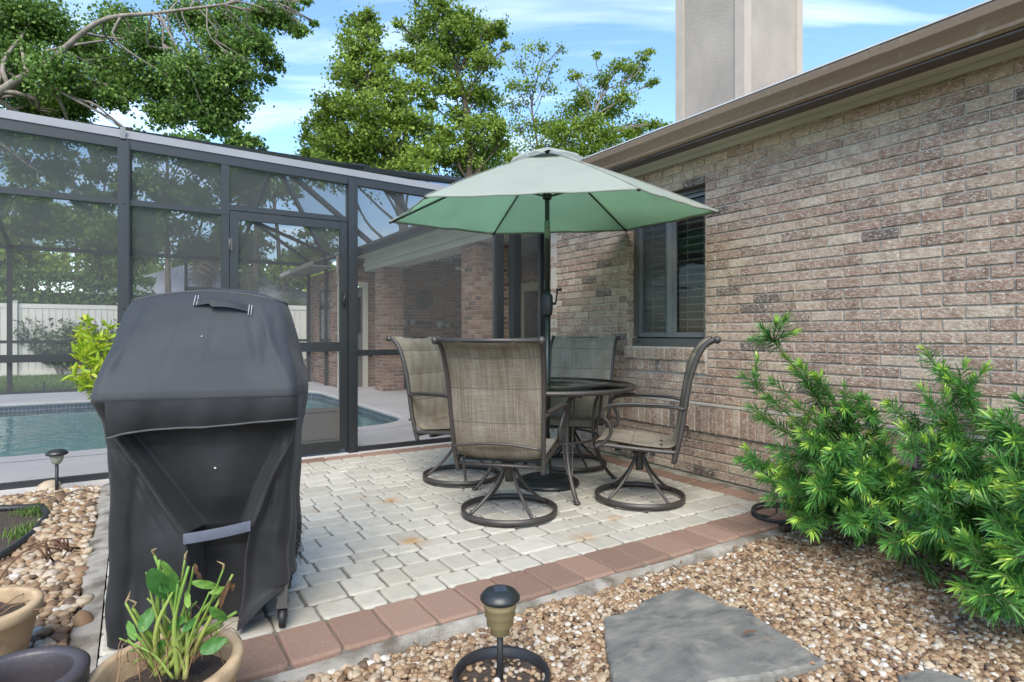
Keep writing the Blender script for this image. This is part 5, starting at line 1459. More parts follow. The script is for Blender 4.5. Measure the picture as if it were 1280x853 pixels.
# ---------------------------------------------------------------- fallen leaves
r_ = rnd(44); spots = [(938, 792, .07), (806, 722, .045), (975, 705, .04), (1180, 745, .06), (1060, 715, .05), (1215, 700, .05), (520, 806, .04), (1118, 760, .045), (1005, 850, .04), (690, 815, .035), (960, 800, .04), (1240, 830, .05)]
lm = None
for i, (px_, py_, s_) in enumerate(spots):
    g_ = ground(px_, py_, .0)
    m = MB(); leafblade(m, (-.5, 0, 0), (.5, 0, .08), .17, (0, 0, 1), r_.uniform(.2, 1), .12, wav=.02)
    o = m.build('fallen_leaf', M['leaf_dead'], loc=(g_[0], g_[1], .004 if i != 6 else .0)); o.scale = (s_,) * 3; o.rotation_euler = (r_.normal(0, .15), r_.normal(0, .15), r_.uniform(0, 6.28))
    tag(o, ['larger of the two dead leaves lying on the big slate', 'dead leaf by the kerb just beyond the tip of the big slate', 'dead leaf on the pebbles nearest the coiled hose', 'dead leaf in front of the middle bush', 'dead leaf under the leftmost bush',
            'dead leaf deep under the middle bush', 'dead leaf by the kerb left of the near path light', 'dead leaf out on the pebbles right of the big slate', 'dead leaf beside the lower right tip of the big slate', 'small dead leaf between the near path light and the slate',
            'smaller of the two dead leaves on the big slate', 'dead leaf nearest the bottom right corner'][i], 'fallen leaf', 'fallen leaves on the pebbles')

def litter(n_, seed):
    q = rnd(seed); X = np.concatenate([q.uniform(1.6, 3.5, n_ // 3), q.normal(3.0, .35, n_ - n_ // 3)]); Y = np.concatenate([q.uniform(.9, 2.0, n_ // 3), q.uniform(.7, 2.0, n_ - n_ // 3)])
    P = np.c_[X, Y]; P = P[(P[:, 0] < 3.65) & ~in_poly(P, flag1)]; k = len(P); a = q.uniform(0, 6.28, k); D = np.c_[np.cos(a), np.sin(a), q.normal(.05, .12, k)]
    P3 = np.c_[P, -.018 + q.uniform(0, .008, k)]; u = np.c_[-np.sin(a), np.cos(a), q.normal(0, .2, k)]; S = q.uniform(.018, .05, k)[:, None]; W = S * q.uniform(.05, .28, (k, 1))
    V = np.stack([P3, P3 + D * S * .45 - u * W + [0, 0, .003], P3 + D * S, P3 + D * S * .45 + u * W + [0, 0, .003]], 1).reshape(-1, 3)
    tag(mesh_np('leaf_litter', V, (np.arange(k) * 4)[:, None] + np.array([0, 1, 2, 3]), np.repeat(q.random(k), 4), M['leaf_dead']), 'dry leaf litter on the pebbles', kind='stuff')
litter(520, 55)

# ---------------------------------------------------------------- foliage helpers
def leaf_cloud(P, D, size, seed, jitter=.5, wfac=.42, curl=.12):
    """leaf = two-triangle-folded diamond of 4 corners; P positions, D axis directions"""
    r_ = rnd(seed); k = len(P); D = D / (np.linalg.norm(D, axis=1)[:, None] + 1e-9)
    S = size * r_.uniform(1 - jitter, 1 + jitter, k)
    u = np.cross(D, r_.normal(0, 1, (k, 3))); u /= np.linalg.norm(u, axis=1)[:, None] + 1e-9; n_ = np.cross(D, u)
    tip = P + D * S[:, None]; mid = P + D * (S * .45)[:, None] + n_ * (S * curl)[:, None]; w_ = u * (S * wfac)[:, None]
    V = np.stack([P, mid - w_, tip, mid + w_], 1)
    base = (np.arange(k) * 4)[:, None]; Fc = base + np.array([0, 1, 2, 3])
    return V.reshape(-1, 3), Fc
def shoots(mB, tips, dirs, n_leaf, leaf_len, seed, length=.15, wl=.0034, tipb=.6):
    """strap leaves in whorls along the last stretch of every shoot; returns arrays"""
    r_ = rnd(seed); Vs, Fs, Ts = [], [], []; cnt = 0
    for p, d in zip(tips, dirs):
        d = d / np.linalg.norm(d); a = np.cross(d, [0.3, .2, 1]); a /= np.linalg.norm(a); b = np.cross(d, a)
        fresh = r_.random()
        k = n_leaf; q = np.sort(r_.random(k)) ** .8; ang = np.arange(k) * 2.4 + r_.normal(0, .3, k)
        base = p + d * (q - 1)[:, None] * length
        el = np.radians(20 + 60 * (1 - q) + r_.normal(0, 7, k))
        rad = a * np.cos(ang)[:, None] + b * np.sin(ang)[:, None]
        D = d * np.cos(el)[:, None] + rad * np.sin(el)[:, None]
        Ls = leaf_len * r_.uniform(.75, 1.15, k) * (1 - .35 * q ** 6)
        side = np.cross(D, rad); side /= np.linalg.norm(side, axis=1)[:, None] + 1e-9; nn = np.cross(side, D)
        w_ = side * wl
        m1 = base + D * (Ls * .35)[:, None] - nn * 0; m2 = base + D * (Ls * .75)[:, None] - rad * 0 + np.array([0, 0, -1]) * (Ls * .05)[:, None]; tp = base + D * Ls[:, None] + np.array([0, 0, -1]) * (Ls * .13)[:, None]
        V = np.stack([base - w_ * .4, base + w_ * .4, m1 - w_, m1 + w_, m2 - w_ * .8, m2 + w_ * .8, tp], 1)
        o = (cnt + np.arange(k) * 7)[:, None]
        F4 = np.concatenate([o + np.array([0, 1, 3, 2]), o + np.array([2, 3, 5, 4]), o + np.array([4, 5, 6, 6])])
        Vs.append(V.reshape(-1, 3)); Fs.append(F4); cnt += k * 7
        t = .25 + .35 * q ** 2 + r_.normal(0, .07, k) + (.42 * q ** 3 if fresh < tipb else 0)
        Ts.append(np.repeat(np.clip(t, 0, 1), 7))
    V, F4, T = np.concatenate(Vs), np.concatenate(Fs), np.concatenate(Ts)
    # split: quads + tip triangles → all triangles
    q_ = F4[F4[:, 2] != F4[:, 3]]; tr = F4[F4[:, 2] == F4[:, 3]][:, :3]
    Tri = np.concatenate([q_[:, [0, 1, 2]], q_[:, [0, 2, 3]], tr])
    return V, Tri, T
def podo(name, base, targets, seed, label, fill, n_leaf=46, leaf_len=.078):
    """bush: limbs from the base to each target, side shoots clothed in narrow leaves"""
    r_ = rnd(seed); e = empty(name, tuple(base), 0, label, 'shrub'); base = np.array(base)
    m = MB(); tips, dirs = [], []
    for (tx, kk) in targets:                          # world target point, number of side shoots
        t = np.array(tx) - base; mid = t * .5 + np.array([*r_.normal(0, .03, 2), .04]); P = spline([np.array([*r_.normal(0, .03, 2), 0]), mid, t], 14)
        m.tube(P, list(np.linspace(.010, .003, 14)), 6)
        tips.append(P[-1]); dirs.append(P[-1] - P[-3])
        for i in (5, 7, 9, 11):                           # leaves along the limb itself
            if i > 7 or kk < 9: tips.append(P[i]); dirs.append(P[i] - P[i - 2])
        for j in range(kk):
            i = int(r_.uniform(4, 13)); o_ = P[i]; ax = P[min(i + 1, 13)] - P[i]; d = ax / np.linalg.norm(ax) * .6 + r_.normal(0, .62, 3) + np.array([0, 0, .22]); d /= np.linalg.norm(d)
            L_ = r_.uniform(.06, .17); m.tube([o_, o_ + d * L_ * .5 + [0, 0, .005], o_ + d * L_], .0022, 5); tips.append(o_ + d * L_); dirs.append(d)
    V, Tr, T = shoots(None, tips, dirs, n_leaf, leaf_len, seed + 1)
    m.build('branches', M['stem'], e)
    lf = mesh_np('foliage', V, Tr, T, M['leaf_podo'], e, smooth=False)
    return e
# right hand bushes: tips read off where they stand (pixel + distance along the view)
def tgt(*a): return [(at_d(px_, py_, d), k) for px_, py_, d, k in a]
r_ = rnd(50)
def fan(px0, px1, py0, py1, d0, d1, n_, k, seed):
    q = rnd(seed); return [(at_d(q.uniform(px0, px1), q.uniform(py0, py1), q.uniform(d0, d1)), k) for _ in range(n_)]
b1 = ground(1120, 650, -.05); b2 = ground(1290, 665, -.05); b3 = ground(1400, 760, -.05)
podo('podocarpus_shrub', (b1[0], b1[1], -.05), tgt((952, 408, 3.35, 9), (930, 470, 3.25, 8), (1000, 455, 3.3, 8), (1055, 505, 3.3, 8), (925, 575, 3.15, 9), (965, 560, 3.1, 10), (1000, 540, 3.1, 10), (1040, 560, 2.9, 12), (960, 622, 3.05, 9),
     (1020, 610, 2.85, 12), (1075, 590, 2.8, 12), (1000, 650, 2.95, 10), (1060, 655, 2.7, 12), (1100, 560, 3.2, 10), (1120, 620, 2.8, 12), (1045, 625, 3.2, 10), (985, 590, 3.3, 8)) + fan(960, 1120, 575, 665, 2.7, 3.3, 17, 9, 3) + fan(925, 1080, 470, 560, 3.0, 3.35, 5, 7, 13), 61,
     'feathery green shrub with long arching sprays, nearest the window wall and patio corner', None)
podo('podocarpus_shrub', (b2[0], b2[1], -.05), tgt((1155, 438, 2.95, 8), (1110, 505, 2.9, 10), (1160, 505, 2.8, 10), (1200, 480, 2.9, 8), (1130, 560, 2.6, 12), (1190, 560, 2.55, 12), (1240, 530, 2.6, 10), (1150, 620, 2.5, 12), (1215, 610, 2.45, 12), (1110, 680, 2.5, 10),
     (1170, 660, 2.4, 12), (1260, 580, 2.5, 10), (1190, 690, 2.4, 10)) + fan(1110, 1270, 575, 700, 2.4, 2.95, 19, 9, 4), 62, 'feathery green shrub in the middle of the right hand bed, dark spray pointing up left', None)
podo('podocarpus_shrub', (b3[0], b3[1], -.05), tgt((1255, 520, 2.4, 10), (1290, 500, 2.4, 10), (1240, 650, 2.15, 12), (1275, 620, 2.1, 12), (1215, 700, 2.15, 10), (1255, 720, 2.05, 12), (1290, 690, 2.0, 12), (1250, 760, 2.02, 10), (1290, 750, 1.98, 10), (1330, 640, 2.1, 12), (1330, 560, 2.3, 12), (1200, 735, 2.15, 8))
     + fan(1220, 1400, 600, 755, 1.98, 2.4, 19, 9, 5), 63, 'feathery green shrub at the right edge of the picture, nearest to us', None)

# bright plant behind the grill
bp_ = ground(150, 616, -.05); e = empty('croton_plant', (bp_[0], bp_[1], -.05), 0, 'bright yellow green leafy plant rising behind the covered grill', 'plant')
m = MB(); tips = []; r_ = rnd(70); d0 = np.dot(bp_[:2], FV)
for (px_, py_) in ((106, 402), (112, 412), (100, 425), (125, 450), (104, 445), (115, 438), (122, 425), (95, 440), (118, 455), (130, 440), (100, 415), (128, 475), (110, 478), (135, 410), (92, 468), (140, 455)):
    t = at_d(px_, py_, d0 + r_.normal(0, .08)) - np.array([bp_[0], bp_[1], -.05]); P = spline([(0, 0, 0), t * [.45, .45, .6] + [r_.normal(0, .02), r_.normal(0, .02), .05], t], 12); m.tube(P, list(np.linspace(.008, .003, 12)), 6); tips += [P[-1], P[-2], P[-3]]
m.build('stems', M['stem'], e)
m = MB()
for p in tips:
    for i in range(9):
        d = r_.normal(0, 1, 3) + np.array([0, 0, .5]); d /= np.linalg.norm(d); L_ = r_.uniform(.055, .10)
        leafblade(m, p + r_.normal(0, .012, 3), p + d * L_, .013, r_.normal(0, 1, 3), r_.uniform(.15, .85), .2, n_=5, ncross=2)
for (px_, py_) in ((84, 460), (88, 466)):
    a_ = at_d(101, 458, d0) - np.array([bp_[0], bp_[1], -.05]); t = at_d(px_, py_, d0) - np.array([bp_[0], bp_[1], -.05]); leafblade(m, a_, t, .018, (0, -1, 1), .95, .1, n_=6, ncross=2)
m.build('foliage', M['leaf_bright'], e)
# little yellow green plant at the foot of the wall corner
wp_ = np.array([3.45, 5.05]); e = empty('corner_plant', (wp_[0], wp_[1], -.05), 0, 'small yellow green plant at the brick corner behind the umbrella pole', 'plant')
m = MB(); r_ = rnd(71)
for i in range(7):
    t = np.array([r_.normal(0, .05), r_.normal(0, .05), r_.uniform(.6, .93)]); m.tube([(0, 0, 0), t * .5, t], [.006, .005, .003], 6)
    for k in range(10):
        q = t * r_.uniform(.75, 1.0); d = r_.normal(0, 1, 3) + [0, 0, .3]; d /= np.linalg.norm(d); leafblade(m, q, q + d * .07, .012, r_.normal(0, 1, 3), r_.uniform(.2, .8), .2, n_=5, ncross=2)
m.build('foliage', M['leaf_bright'], e)

# ---------------------------------------------------------------- lanai furnishings
WALLY = 12.2
def onwall(px, py):
    l = (px - 640) / F; k = WALLY - .03; t = k / (cos(YAW) - sin(YAW) * l); return np.array([(sin(YAW) + cos(YAW) * l) * t, k, CAMH + (418 - py) / F * t])
p = onwall(531, 374); m = MB()
for r0 in (.20, .15, .10, .05): m.lathe([(r0 - .018, 0), (r0, .02), (r0 + .018, 0)], sides=40)
for k in range(16): a = k * pi / 8; m.bar((.03 * cos(a), .03 * sin(a), .008), (.2 * cos(a), .2 * sin(a), .008), .016, .01)
for v in m.v: v[:] = np.c_[v[:, 0], -v[:, 2], v[:, 1]]
o = m.build('wall_medallion', mat('dark_copper', (.05, .04, .035), (.03, .025, .022), rough=.5, scale=10), loc=tuple(p)); tag(o, 'round dark metal medallion hanging on the lanai brick wall', 'wall decoration')
for i, (px_, py_, lab) in enumerate(((503, 404, 'white wall pot first from the left under the round medallion'), (514, 403, 'white wall pot second from the left under the round medallion'), (548, 406, 'white wall pot third from the left on the lanai wall'), (558, 407, 'white wall pot rightmost on the lanai wall'))):
    p = onwall(px_, py_); s_ = .10 if i in (0, 2) else .08
    m = MB(); m.lathe([(0, -s_), (s_ * .6, -s_ * .8), (s_ * .95, -.01), (s_ * .9, s_ * .6), (s_ * .6, s_ * .9), (s_ * .5, s_ * .85), (s_ * .5, s_ * .2), (0, 0)], sides=24); o = m.build('wall_pot', M['fence'] if False else mat('white_glaze', (.42, .42, .41), rough=.5), loc=(p[0], p[1] - s_ * .7, p[2])); tag(o, lab, 'wall pot', 'white pots on the lanai wall')
p = onwall(531, 404); m = MB(); m.box((0, 0, 0), (.36, .03, .035)); m.box((-.1, 0, 0), (.1, .05, .05)); m.box((.1, 0, 0), (.1, .05, .05)); o = m.build('wall_shelf', M['blackmetal'], loc=tuple(p)); tag(o, 'short dark bar between the white pots on the lanai wall', 'wall decoration')
# dark kitchen cabinet / settee at the foot of the lanai wall
cab = empty('outdoor_sofa', (5.4, 11.65, 0), 0, 'dark wicker sofa against the lanai brick wall, between the pillars', 'sofa')
m = MB(); m.box((0, 0, .22), (1.7, .75, .28)); m.box((0, .33, .52), (1.7, .12, .55)); m.build('frame', mat('wicker', (.035, .03, .028), (.02, .018, .017), rough=.8, scale=60, bump=.6, bscale=120), cab)
for sx in (-1, 1):
    m = MB(); m.box((sx * .80, 0, .42), (.14, .76, .20)); m.box((sx * .80, -.30, .10), (.07, .07, .2)); m.build('arm', M['blackplastic'], cab)
m = MB(); m.box((-.38, -.05, .40), (.72, .6, .12)); m.box((.38, -.05, .40), (.72, .6, .12)); m.build('seat_cushion', mat('brown_cushion', (.06, .05, .045), rough=.9), cab)
# ceiling fan
fc = np.array([5.15, 9.9, 2.70]); fan_ = empty('ceiling_fan', tuple(fc), 0, 'dark ceiling fan with lamp hanging from the lanai ceiling', 'ceiling fan')
m = MB(); m.tube([(0, 0, 0), (0, 0, -.22)], .014, 8); m.lathe([(0, -.2), (.09, -.21), (.12, -.26), (.10, -.32), (0, -.33)], sides=24); m.build('motor', M['blackmetal'], fan_)
for k in range(5):
    a = 2 * pi * k / 5 + .3; m = MB(); m.bar((.1 * cos(a), .1 * sin(a), -.27), (.62 * cos(a), .62 * sin(a), -.27), .13, .01); m.build('blade', M['blackmetal'], fan_)
m = MB(); m.lathe([(0, -.33), (.08, -.34), (.07, -.39), (0, -.41)], sides=20); m.build('lamp', mat('opal_glass', (.5, .5, .48), rough=.3), fan_)
# string of clear bulbs under the beam
m = MB(); pts = [(4.24, y, 2.345 - .05 * abs(sin((y - 7.8) * 2.4))) for y in np.linspace(7.8, 10.95, 60)]; m.tube(pts, .004, 4)
sl_ = m.build('wire', M['blackplastic']); 
sr = empty('string_lights', (4.24, 7.8, 2.345), 0, 'string of small unlit clear bulbs looped under the lanai beam', 'string lights')
sl_.parent = sr; sl_.location = (-4.24, -7.8, -2.345)
bulbm = mat('bulb_glass', (.55, .55, .55), rough=.1)
bm0 = MB(); bm0.lathe([(0, -.045), (.02, -.03), (.022, -.015), (.010, .0), (.008, .012), (0, .012)], sides=10)
for i in range(0, 60, 3):
    if i == 0: b0 = bm0.build('bulb', bulbm, sr); b_o = b0
    else: b_o = b0.copy(); col.objects.link(b_o)
    b_o.scale = (.6, .6, .6)
    b_o.location = (pts[i][0] - 4.24, pts[i][1] - 7.8, pts[i][2] - 2.345)
# ---------------------------------------------------------------- fence
fe = empty('vinyl_fence', (-2, 21.0, -.07), 0, 'long white vinyl privacy fence behind the lawn', 'fence')
def fence_run(e, o_, xa, xb, y, h, pitch=2.4, ang=0, x0=0):
    k = 0; x = xa
    while x < xb - .1:
        w_ = min(pitch, xb - x)
        m = MB(); nb = int(w_ / .15)
        for i in range(nb):
            m.box((x + (i + .5) * w_ / nb - o_[0], y - o_[1], (h - .07) / 2 + .0), (w_ / nb - .008, .02, h - .12))
        m.box((x + w_ / 2 - o_[0], y - o_[1], h - .10), (w_, .05, .12)); m.box((x + w_ / 2 - o_[0], y - o_[1], .10), (w_, .05, .14))
        m.build('fence_panel', M['fence'], e)
        m = MB(); m.box((x - o_[0], y - .02 - o_[1], h / 2), (.13, .13, h)); m.box((x - o_[0], y - .02 - o_[1], h + .02), (.16, .16, .03)); m.build('fence_post', M['fence'], e)
        x += w_; k += 1
    m = MB(); m.box((xb - o_[0], y - .02 - o_[1], h / 2), (.13, .13, h)); m.build('fence_post', M['fence'], e)
fence_run(fe, (-2, 21.0), -9.9, 4.5, 21.0, 2.05)
fe2 = empty('fence_gate', (3.2, 17.5, -.07), 0, 'short white vinyl fence section with gate beside the far house corner', 'fence')
fence_run(fe2, (3.2, 17.5), 2.75, 4.35, 17.5, 2.02, .8)

# ---------------------------------------------------------------- trees
def limb(m, a, b, r0, r1, seed, sag=.1, n_=10, sides=7, wig=.06):
    q = rnd(seed); a, b = np.array(a, float), np.array(b, float); L_ = np.linalg.norm(b - a)
    mids = [a + (b - a) * t + q.normal(0, wig * L_ * .5, 3) + np.array([0, 0, sag * L_ * sin(pi * t)]) for t in (.33, .66)]
    P = spline([a, *mids, b], n_); m.tube(P, list(np.linspace(r0, r1, n_)), sides); return P
def tree(name, base, trunk, clumps, leaf, n_leaf, bark, leafm, seed, label, cat='tree', r0=.2, twig=True, group=None, wfac=.42, twigs_per=3, dens=1.0, flat=.75, taper=(1, .8, .6, .35), spread=.19, jmin=3, wig=.10, nT=16):
    """trunk = list of points; clumps = (centre, radius); foliage fills each clump round its twigs"""
    q = rnd(seed); base = np.array(base, float); e = empty(name, tuple(base), 0, label, cat, group)
    T = spline([np.array(p) - base for p in trunk], nT); m = MB(); rad_t = r0 * np.interp(np.linspace(0, 1, nT), [0, .25, .5, 1], taper); m.tube(T, list(rad_t), 9)
    Ps, Ds, Ts = [], [], []
    tot = sum(r ** 2 for _, r in clumps)
    for ci, (c, r) in enumerate(clumps):
        c = np.array(c) - base
        # nearest trunk point lower than the clump
        w_ = np.linalg.norm(T - c, axis=1) + (1.2 if nT == 16 else .0) * np.maximum(0, T[:, 2] - c[2] + .3); j = int(np.argmin(w_))
        j = max(jmin, j - 2)
        B = limb(m, T[j], c, min(.6 * rad_t[j], r0 * .32 * (1 - .73 * j / nT)), .012 + r0 * .02, seed * 31 + ci, sag=.05, wig=wig)
        k = int(n_leaf * r ** 2 / tot)
        nt = max(6, int(k / 26)); dd = q.normal(0, 1, (nt, 3)); dd /= np.linalg.norm(dd, axis=1)[:, None]
        rad_ = r * (q.random(nt) ** .45) * (1 + .25 * q.normal(0, 1, nt))
        tw = c + dd * rad_[:, None] * np.array([1, 1, flat])
        for t_i in range(min(nt, int(twigs_per * 3))):
            s_ = B[int(q.integers(5, len(B)))]; mid = (s_ + tw[t_i]) / 2 + q.normal(0, .06 * r, 3); m.tube([s_, mid, tw[t_i]], [.010 + r0 * .01, .007, .003], 5)
        per = np.maximum(4, (q.gamma(2.2, .45, nt) * 26).astype(int)); idx = np.repeat(np.arange(nt), per)[:k]
        sc = r * spread
        P = tw[idx] + q.normal(0, sc, (len(idx), 3)) * np.array([1, 1, .55]); D = q.normal(0, 1, (len(idx), 3)) + np.array([0, 0, -.25]) + dd[idx] * .5
        Ps.append(P); Ds.append(D); tone = q.normal(.45, .16, nt); Ts.append(np.clip(tone[idx] + q.normal(0, .16, len(idx)), 0, 1))
    trunk_o = m.build('trunk', bark, e)
    P, D, Tn = np.concatenate(Ps), np.concatenate(Ds), np.concatenate(Ts)
    V, Fc = leaf_cloud(P, D, leaf, seed + 5, wfac=wfac)
    mesh_np('crown', V, Fc, np.repeat(Tn, 4), leafm, e); return e
def cl(d, lst):
    """clumps from (px, py, radius in px) seen at distance d, with their own depth offsets"""
    q = rnd(int(d * 13) + len(lst)); out = []
    for (a, b, r) in lst:
        dd = d + q.normal(0, r / F * d * .9); out.append((at_d(a, b, dd), r / F * dd))
    return out
# central tree
dC = 19.0
bC = at_d(505, 418, dC); bC[2] = -.07
tree('oak_tree', bC, [bC, at_d(508, 330, dC), at_d(492, 205, dC), at_d(462, 150, dC), at_d(445, 110, dC)],
     cl(dC, [(452, 35, 22), (445, 60, 22), (470, 70, 20), (470, 40, 14), (440, 95, 26), (470, 105, 25), (425, 130, 26), (455, 140, 30), (405, 160, 24), (420, 180, 30), (395, 190, 20), (455, 180, 32), (490, 150, 24), (500, 190, 30), (440, 205, 28), (480, 212, 28), (410, 215, 24), (520, 205, 24), (485, 90, 16), (463, 22, 12), (490, 120, 26), (515, 150, 26), (470, 175, 26), (392, 175, 16), (388, 198, 14), (500, 70, 14), (520, 110, 20), (540, 180, 22), (432, 50, 12), (436, 78, 16), (415, 150, 20)]),
     .092, 38000, M['bark'], M['leaf_oak'], 101, 'left of the two big oaks behind the enclosure, leaning left, full green crown', r0=.2, spread=.24)
bD = at_d(590, 418, 20); bD[2] = -.07
tree('oak_tree', bD, [bD, at_d(587, 300, 20), at_d(586, 190, 20), at_d(580, 120, 20), at_d(560, 60, 20)],
     cl(20, [(535, 20, 22), (550, 8, 20), (525, 45, 20), (560, 35, 22), (580, 25, 22), (600, 40, 20), (622, 40, 14), (628, 32, 9), (545, 75, 26), (580, 70, 26), (605, 75, 20), (560, 110, 24), (595, 110, 20), (608, 130, 20), (575, 145, 20), (600, 165, 24), (555, 165, 20), (620, 155, 16), (610, 190, 26), (570, 195, 24), (590, 212, 28), (540, 195, 20), (535, 130, 14), (500, 30, 10), (520, 75, 20), (530, 160, 18), (640, 200, 16), (632, 60, 8), (565, 60, 22), (590, 55, 18), (625, 175, 16)]),
     .092, 33000, M['bark'], M['leaf_oak'], 102, 'right of the two big oaks behind the enclosure, tall with a straight dark trunk', r0=.2, spread=.24)
# thin tree to the right
dR = 24.0; bR = at_d(735, 418, dR); bR[2] = -.07
tree('elm_tree', bR, [bR, at_d(728, 300, dR), at_d(722, 210, dR), at_d(745, 140, dR), at_d(765, 80, dR)],
     cl(dR, [(705, 165, 20), (735, 155, 22), (760, 140, 20), (780, 120, 18), (790, 90, 16), (805, 75, 10), (770, 80, 12), (750, 100, 12), (730, 125, 18), (715, 140, 16), (800, 185, 18), (820, 155, 10), (690, 160, 16), (760, 175, 22), (790, 165, 18), (808, 155, 12), (735, 190, 24), (775, 195, 20), (700, 190, 22), (815, 105, 8), (812, 65, 7), (745, 70, 7), (720, 95, 10)]),
     .095, 20000, M['barkpale'], M['leaf_lime'], 103, 'airy yellow green tree behind the umbrella top, left of the chimney', r0=.15, spread=.32, taper=(1, .7, .45, .15))
bS = at_d(665, 418, 25); bS[2] = -.07
tree('bare_tree', bS, [bS, at_d(668, 300, 25), at_d(672, 190, 25), at_d(665, 130, 25), at_d(680, 70, 25)],
     cl(25, [(650, 80, 12), (640, 105, 14), (665, 65, 12), (680, 58, 12), (690, 85, 14), (660, 110, 16), (640, 130, 16), (685, 110, 12), (700, 60, 7), (650, 160, 20), (680, 160, 18), (640, 190, 20), (670, 195, 22)]),
     .095, 4200, M['bark'], M['leaf_oak'], 104, 'thin nearly bare tree between the big oaks and the airy yellow green tree', r0=.11, twigs_per=5, spread=.4, taper=(1, .7, .45, .15))
# big oak on the left: pale limbs, overhanging
dL = 15.5; bL = at_d(-160, 418, dL); bL[2] = -.07
tl = [bL, at_d(-130, 260, dL - .5), at_d(-20, 132, dL - 1), at_d(60, 78, dL - 1.3), at_d(125, 27, dL - 1.4), at_d(200, 16, dL - 1.2), at_d(300, 3, dL - 1.0)]
rl = rnd(77)
cl_pts = []
for (a, b, r) in [(20, 20, 34), (60, 30, 30), (20, 75, 30), (70, 90, 30), (110, 60, 30), (150, 30, 26), (150, 90, 30), (190, 60, 28), (200, 110, 30), (235, 90, 30), (250, 130, 30), (280, 60, 28), (270, 100, 26), (300, 90, 22), (320, 50, 22), (330, 20, 20), (355, 25, 16), (375, 40, 10), (345, 80, 12), (290, 20, 24), (240, 20, 26), (270, 148, 22), (290, 135, 18), (210, 145, 20), (100, 115, 24), (60, 128, 22), (20, 110, 26), (0, 45, 30), (365, 5, 12), (385, 2, 6), (395, 28, 5), (310, 118, 14), (260, 160, 14), (145, 120, 20), (335, 100, 9), (-30, 20, 40), (-40, 80, 40), (15, 165, 24), (55, 175, 22), (100, 165, 20), (130, 185, 18), (25, 205, 20), (70, 212, 18), (120, 215, 16), (-20, 150, 30), (165, 175, 16), (190, 190, 16), (40, 140, 20), (90, 140, 18)]:
    cl_pts.append((a, b, r))
big = tree('live_oak_tree', bL, tl, cl(dL, cl_pts), .078, 110000, M['barkpale'], M['leaf_dark'], 105, 'large oak at upper left with long pale limbs and dense leaves above the enclosure', r0=.30, taper=(1, .42, .24, .07), spread=.30, jmin=12, wig=.22, nT=60)
# leaves seen through the upper screens, woods behind
def simple_tree(name, px, d, top, w, n_, leaf, lm, seed, label, bark='bark', r0=.15, bot=None, group=None, cat='tree', wf=.42):
    q = rnd(seed); b = at_d(px, 418, d); b[2] = -.07; bot = bot if bot is not None else 330
    tr = [b, at_d(px + q.normal(0, 6), (418 + top) / 2, d), at_d(px + q.normal(0, 8), top + 15, d)]
    cs = []
    for i in range(14):
        yy = q.uniform(top, bot); tt = (yy - top) / (bot - top + 1); ww = w * (.45 + .55 * sin(pi * min(1, .15 + tt * .8)))
        cs.append((px + q.uniform(-ww, ww), yy, w * q.uniform(.28, .45)))
    return tree(name, b, tr, cl(d, cs), leaf, n_, M[bark], lm, seed, label, cat, r0, group=group, wfac=wf)
G_ = 'trees beyond the fence'
simple_tree('leafy_tree', 25, 23, 225, 62, 15000, .14, M['leaf_oak'], 201, 'light green tree seen through the leftmost screen bay', bot=345, group=G_)
simple_tree('leafy_tree', 115, 30, 270, 75, 13000, .16, M['leaf_oak'], 202, 'low green tree with slender trunks behind it, left of the grill', bot=360, group=G_)
simple_tree('oak_tree', 212, 24, 180, 62, 15000, .13, M['leaf_dark'], 203, 'dark open oak seen through the second screen bay', bot=300, group=G_)
simple_tree('oak_tree', 165, 27, 210, 40, 6500, .14, M['leaf_dark'], 206, 'dark thin oak right at the thick enclosure post', bot=330, group=G_)
simple_tree('leafy_tree', 315, 22, 165, 36, 9000, .11, M['leaf_dark'], 204, 'dark leafy tree whose top shows above the enclosure beam over the door', bot=240, group=G_)
simple_tree('leafy_tree', 245, 34, 235, 45, 5000, .2, M['leaf_pine'], 205, 'dull green tree behind the shaggy palm', bot=350, group=G_)
simple_tree('leafy_tree', 395, 30, 330, 50, 5000, .18, M['leaf_lime'], 207, 'light green tree low behind the screen door', bot=400, group=G_)
simple_tree('leafy_tree', 350, 28, 205, 62, 12000, .16, M['leaf_oak'], 208, 'green tree behind the upper part of the screen door', bot=350, group=G_)
# pines: tall bare trunks with tufts
for i, (px, d, top, lab) in enumerate(((62, 34, 205, 'slim pine first from the left through the screens'), (92, 38, 190, 'slim pine second from the left through the screens'), (108, 36, 230, 'slim pine third from the left through the screens'), (135, 40, 200, 'slim pine left of the thick enclosure post'), (-20, 36, 190, 'slim pine at the left picture edge'))):
    simple_tree('pine_tree', px, d, top, 20, 1900, .30, M['leaf_pine'], 220 + i, lab, r0=.15, bot=300, group='slim pines beyond the fence', wf=.16)
# woods: one far mass
q = rnd(300); k = 52000
X = q.uniform(-40, 60, k); Yw = q.uniform(44, 58, k); hmax = 5.6 + 2.2 * np.sin(X * .35) + 1.4 * np.sin(X * .9 + 2) + .8 * np.sin(X * 2.3)
Zw = hmax * q.random(k) ** .8
V, Fc = leaf_cloud(np.c_[X, Yw, Zw], q.normal(0, 1, (k, 3)), .55, 301, wfac=.45)
tag(mesh_np('woods', V, Fc, np.repeat(np.clip(q.normal(.5, .2, k) + .2 * np.sin(X * .8), 0, 1), 4), M['leaf_oak']), 'distant woods', kind='stuff')
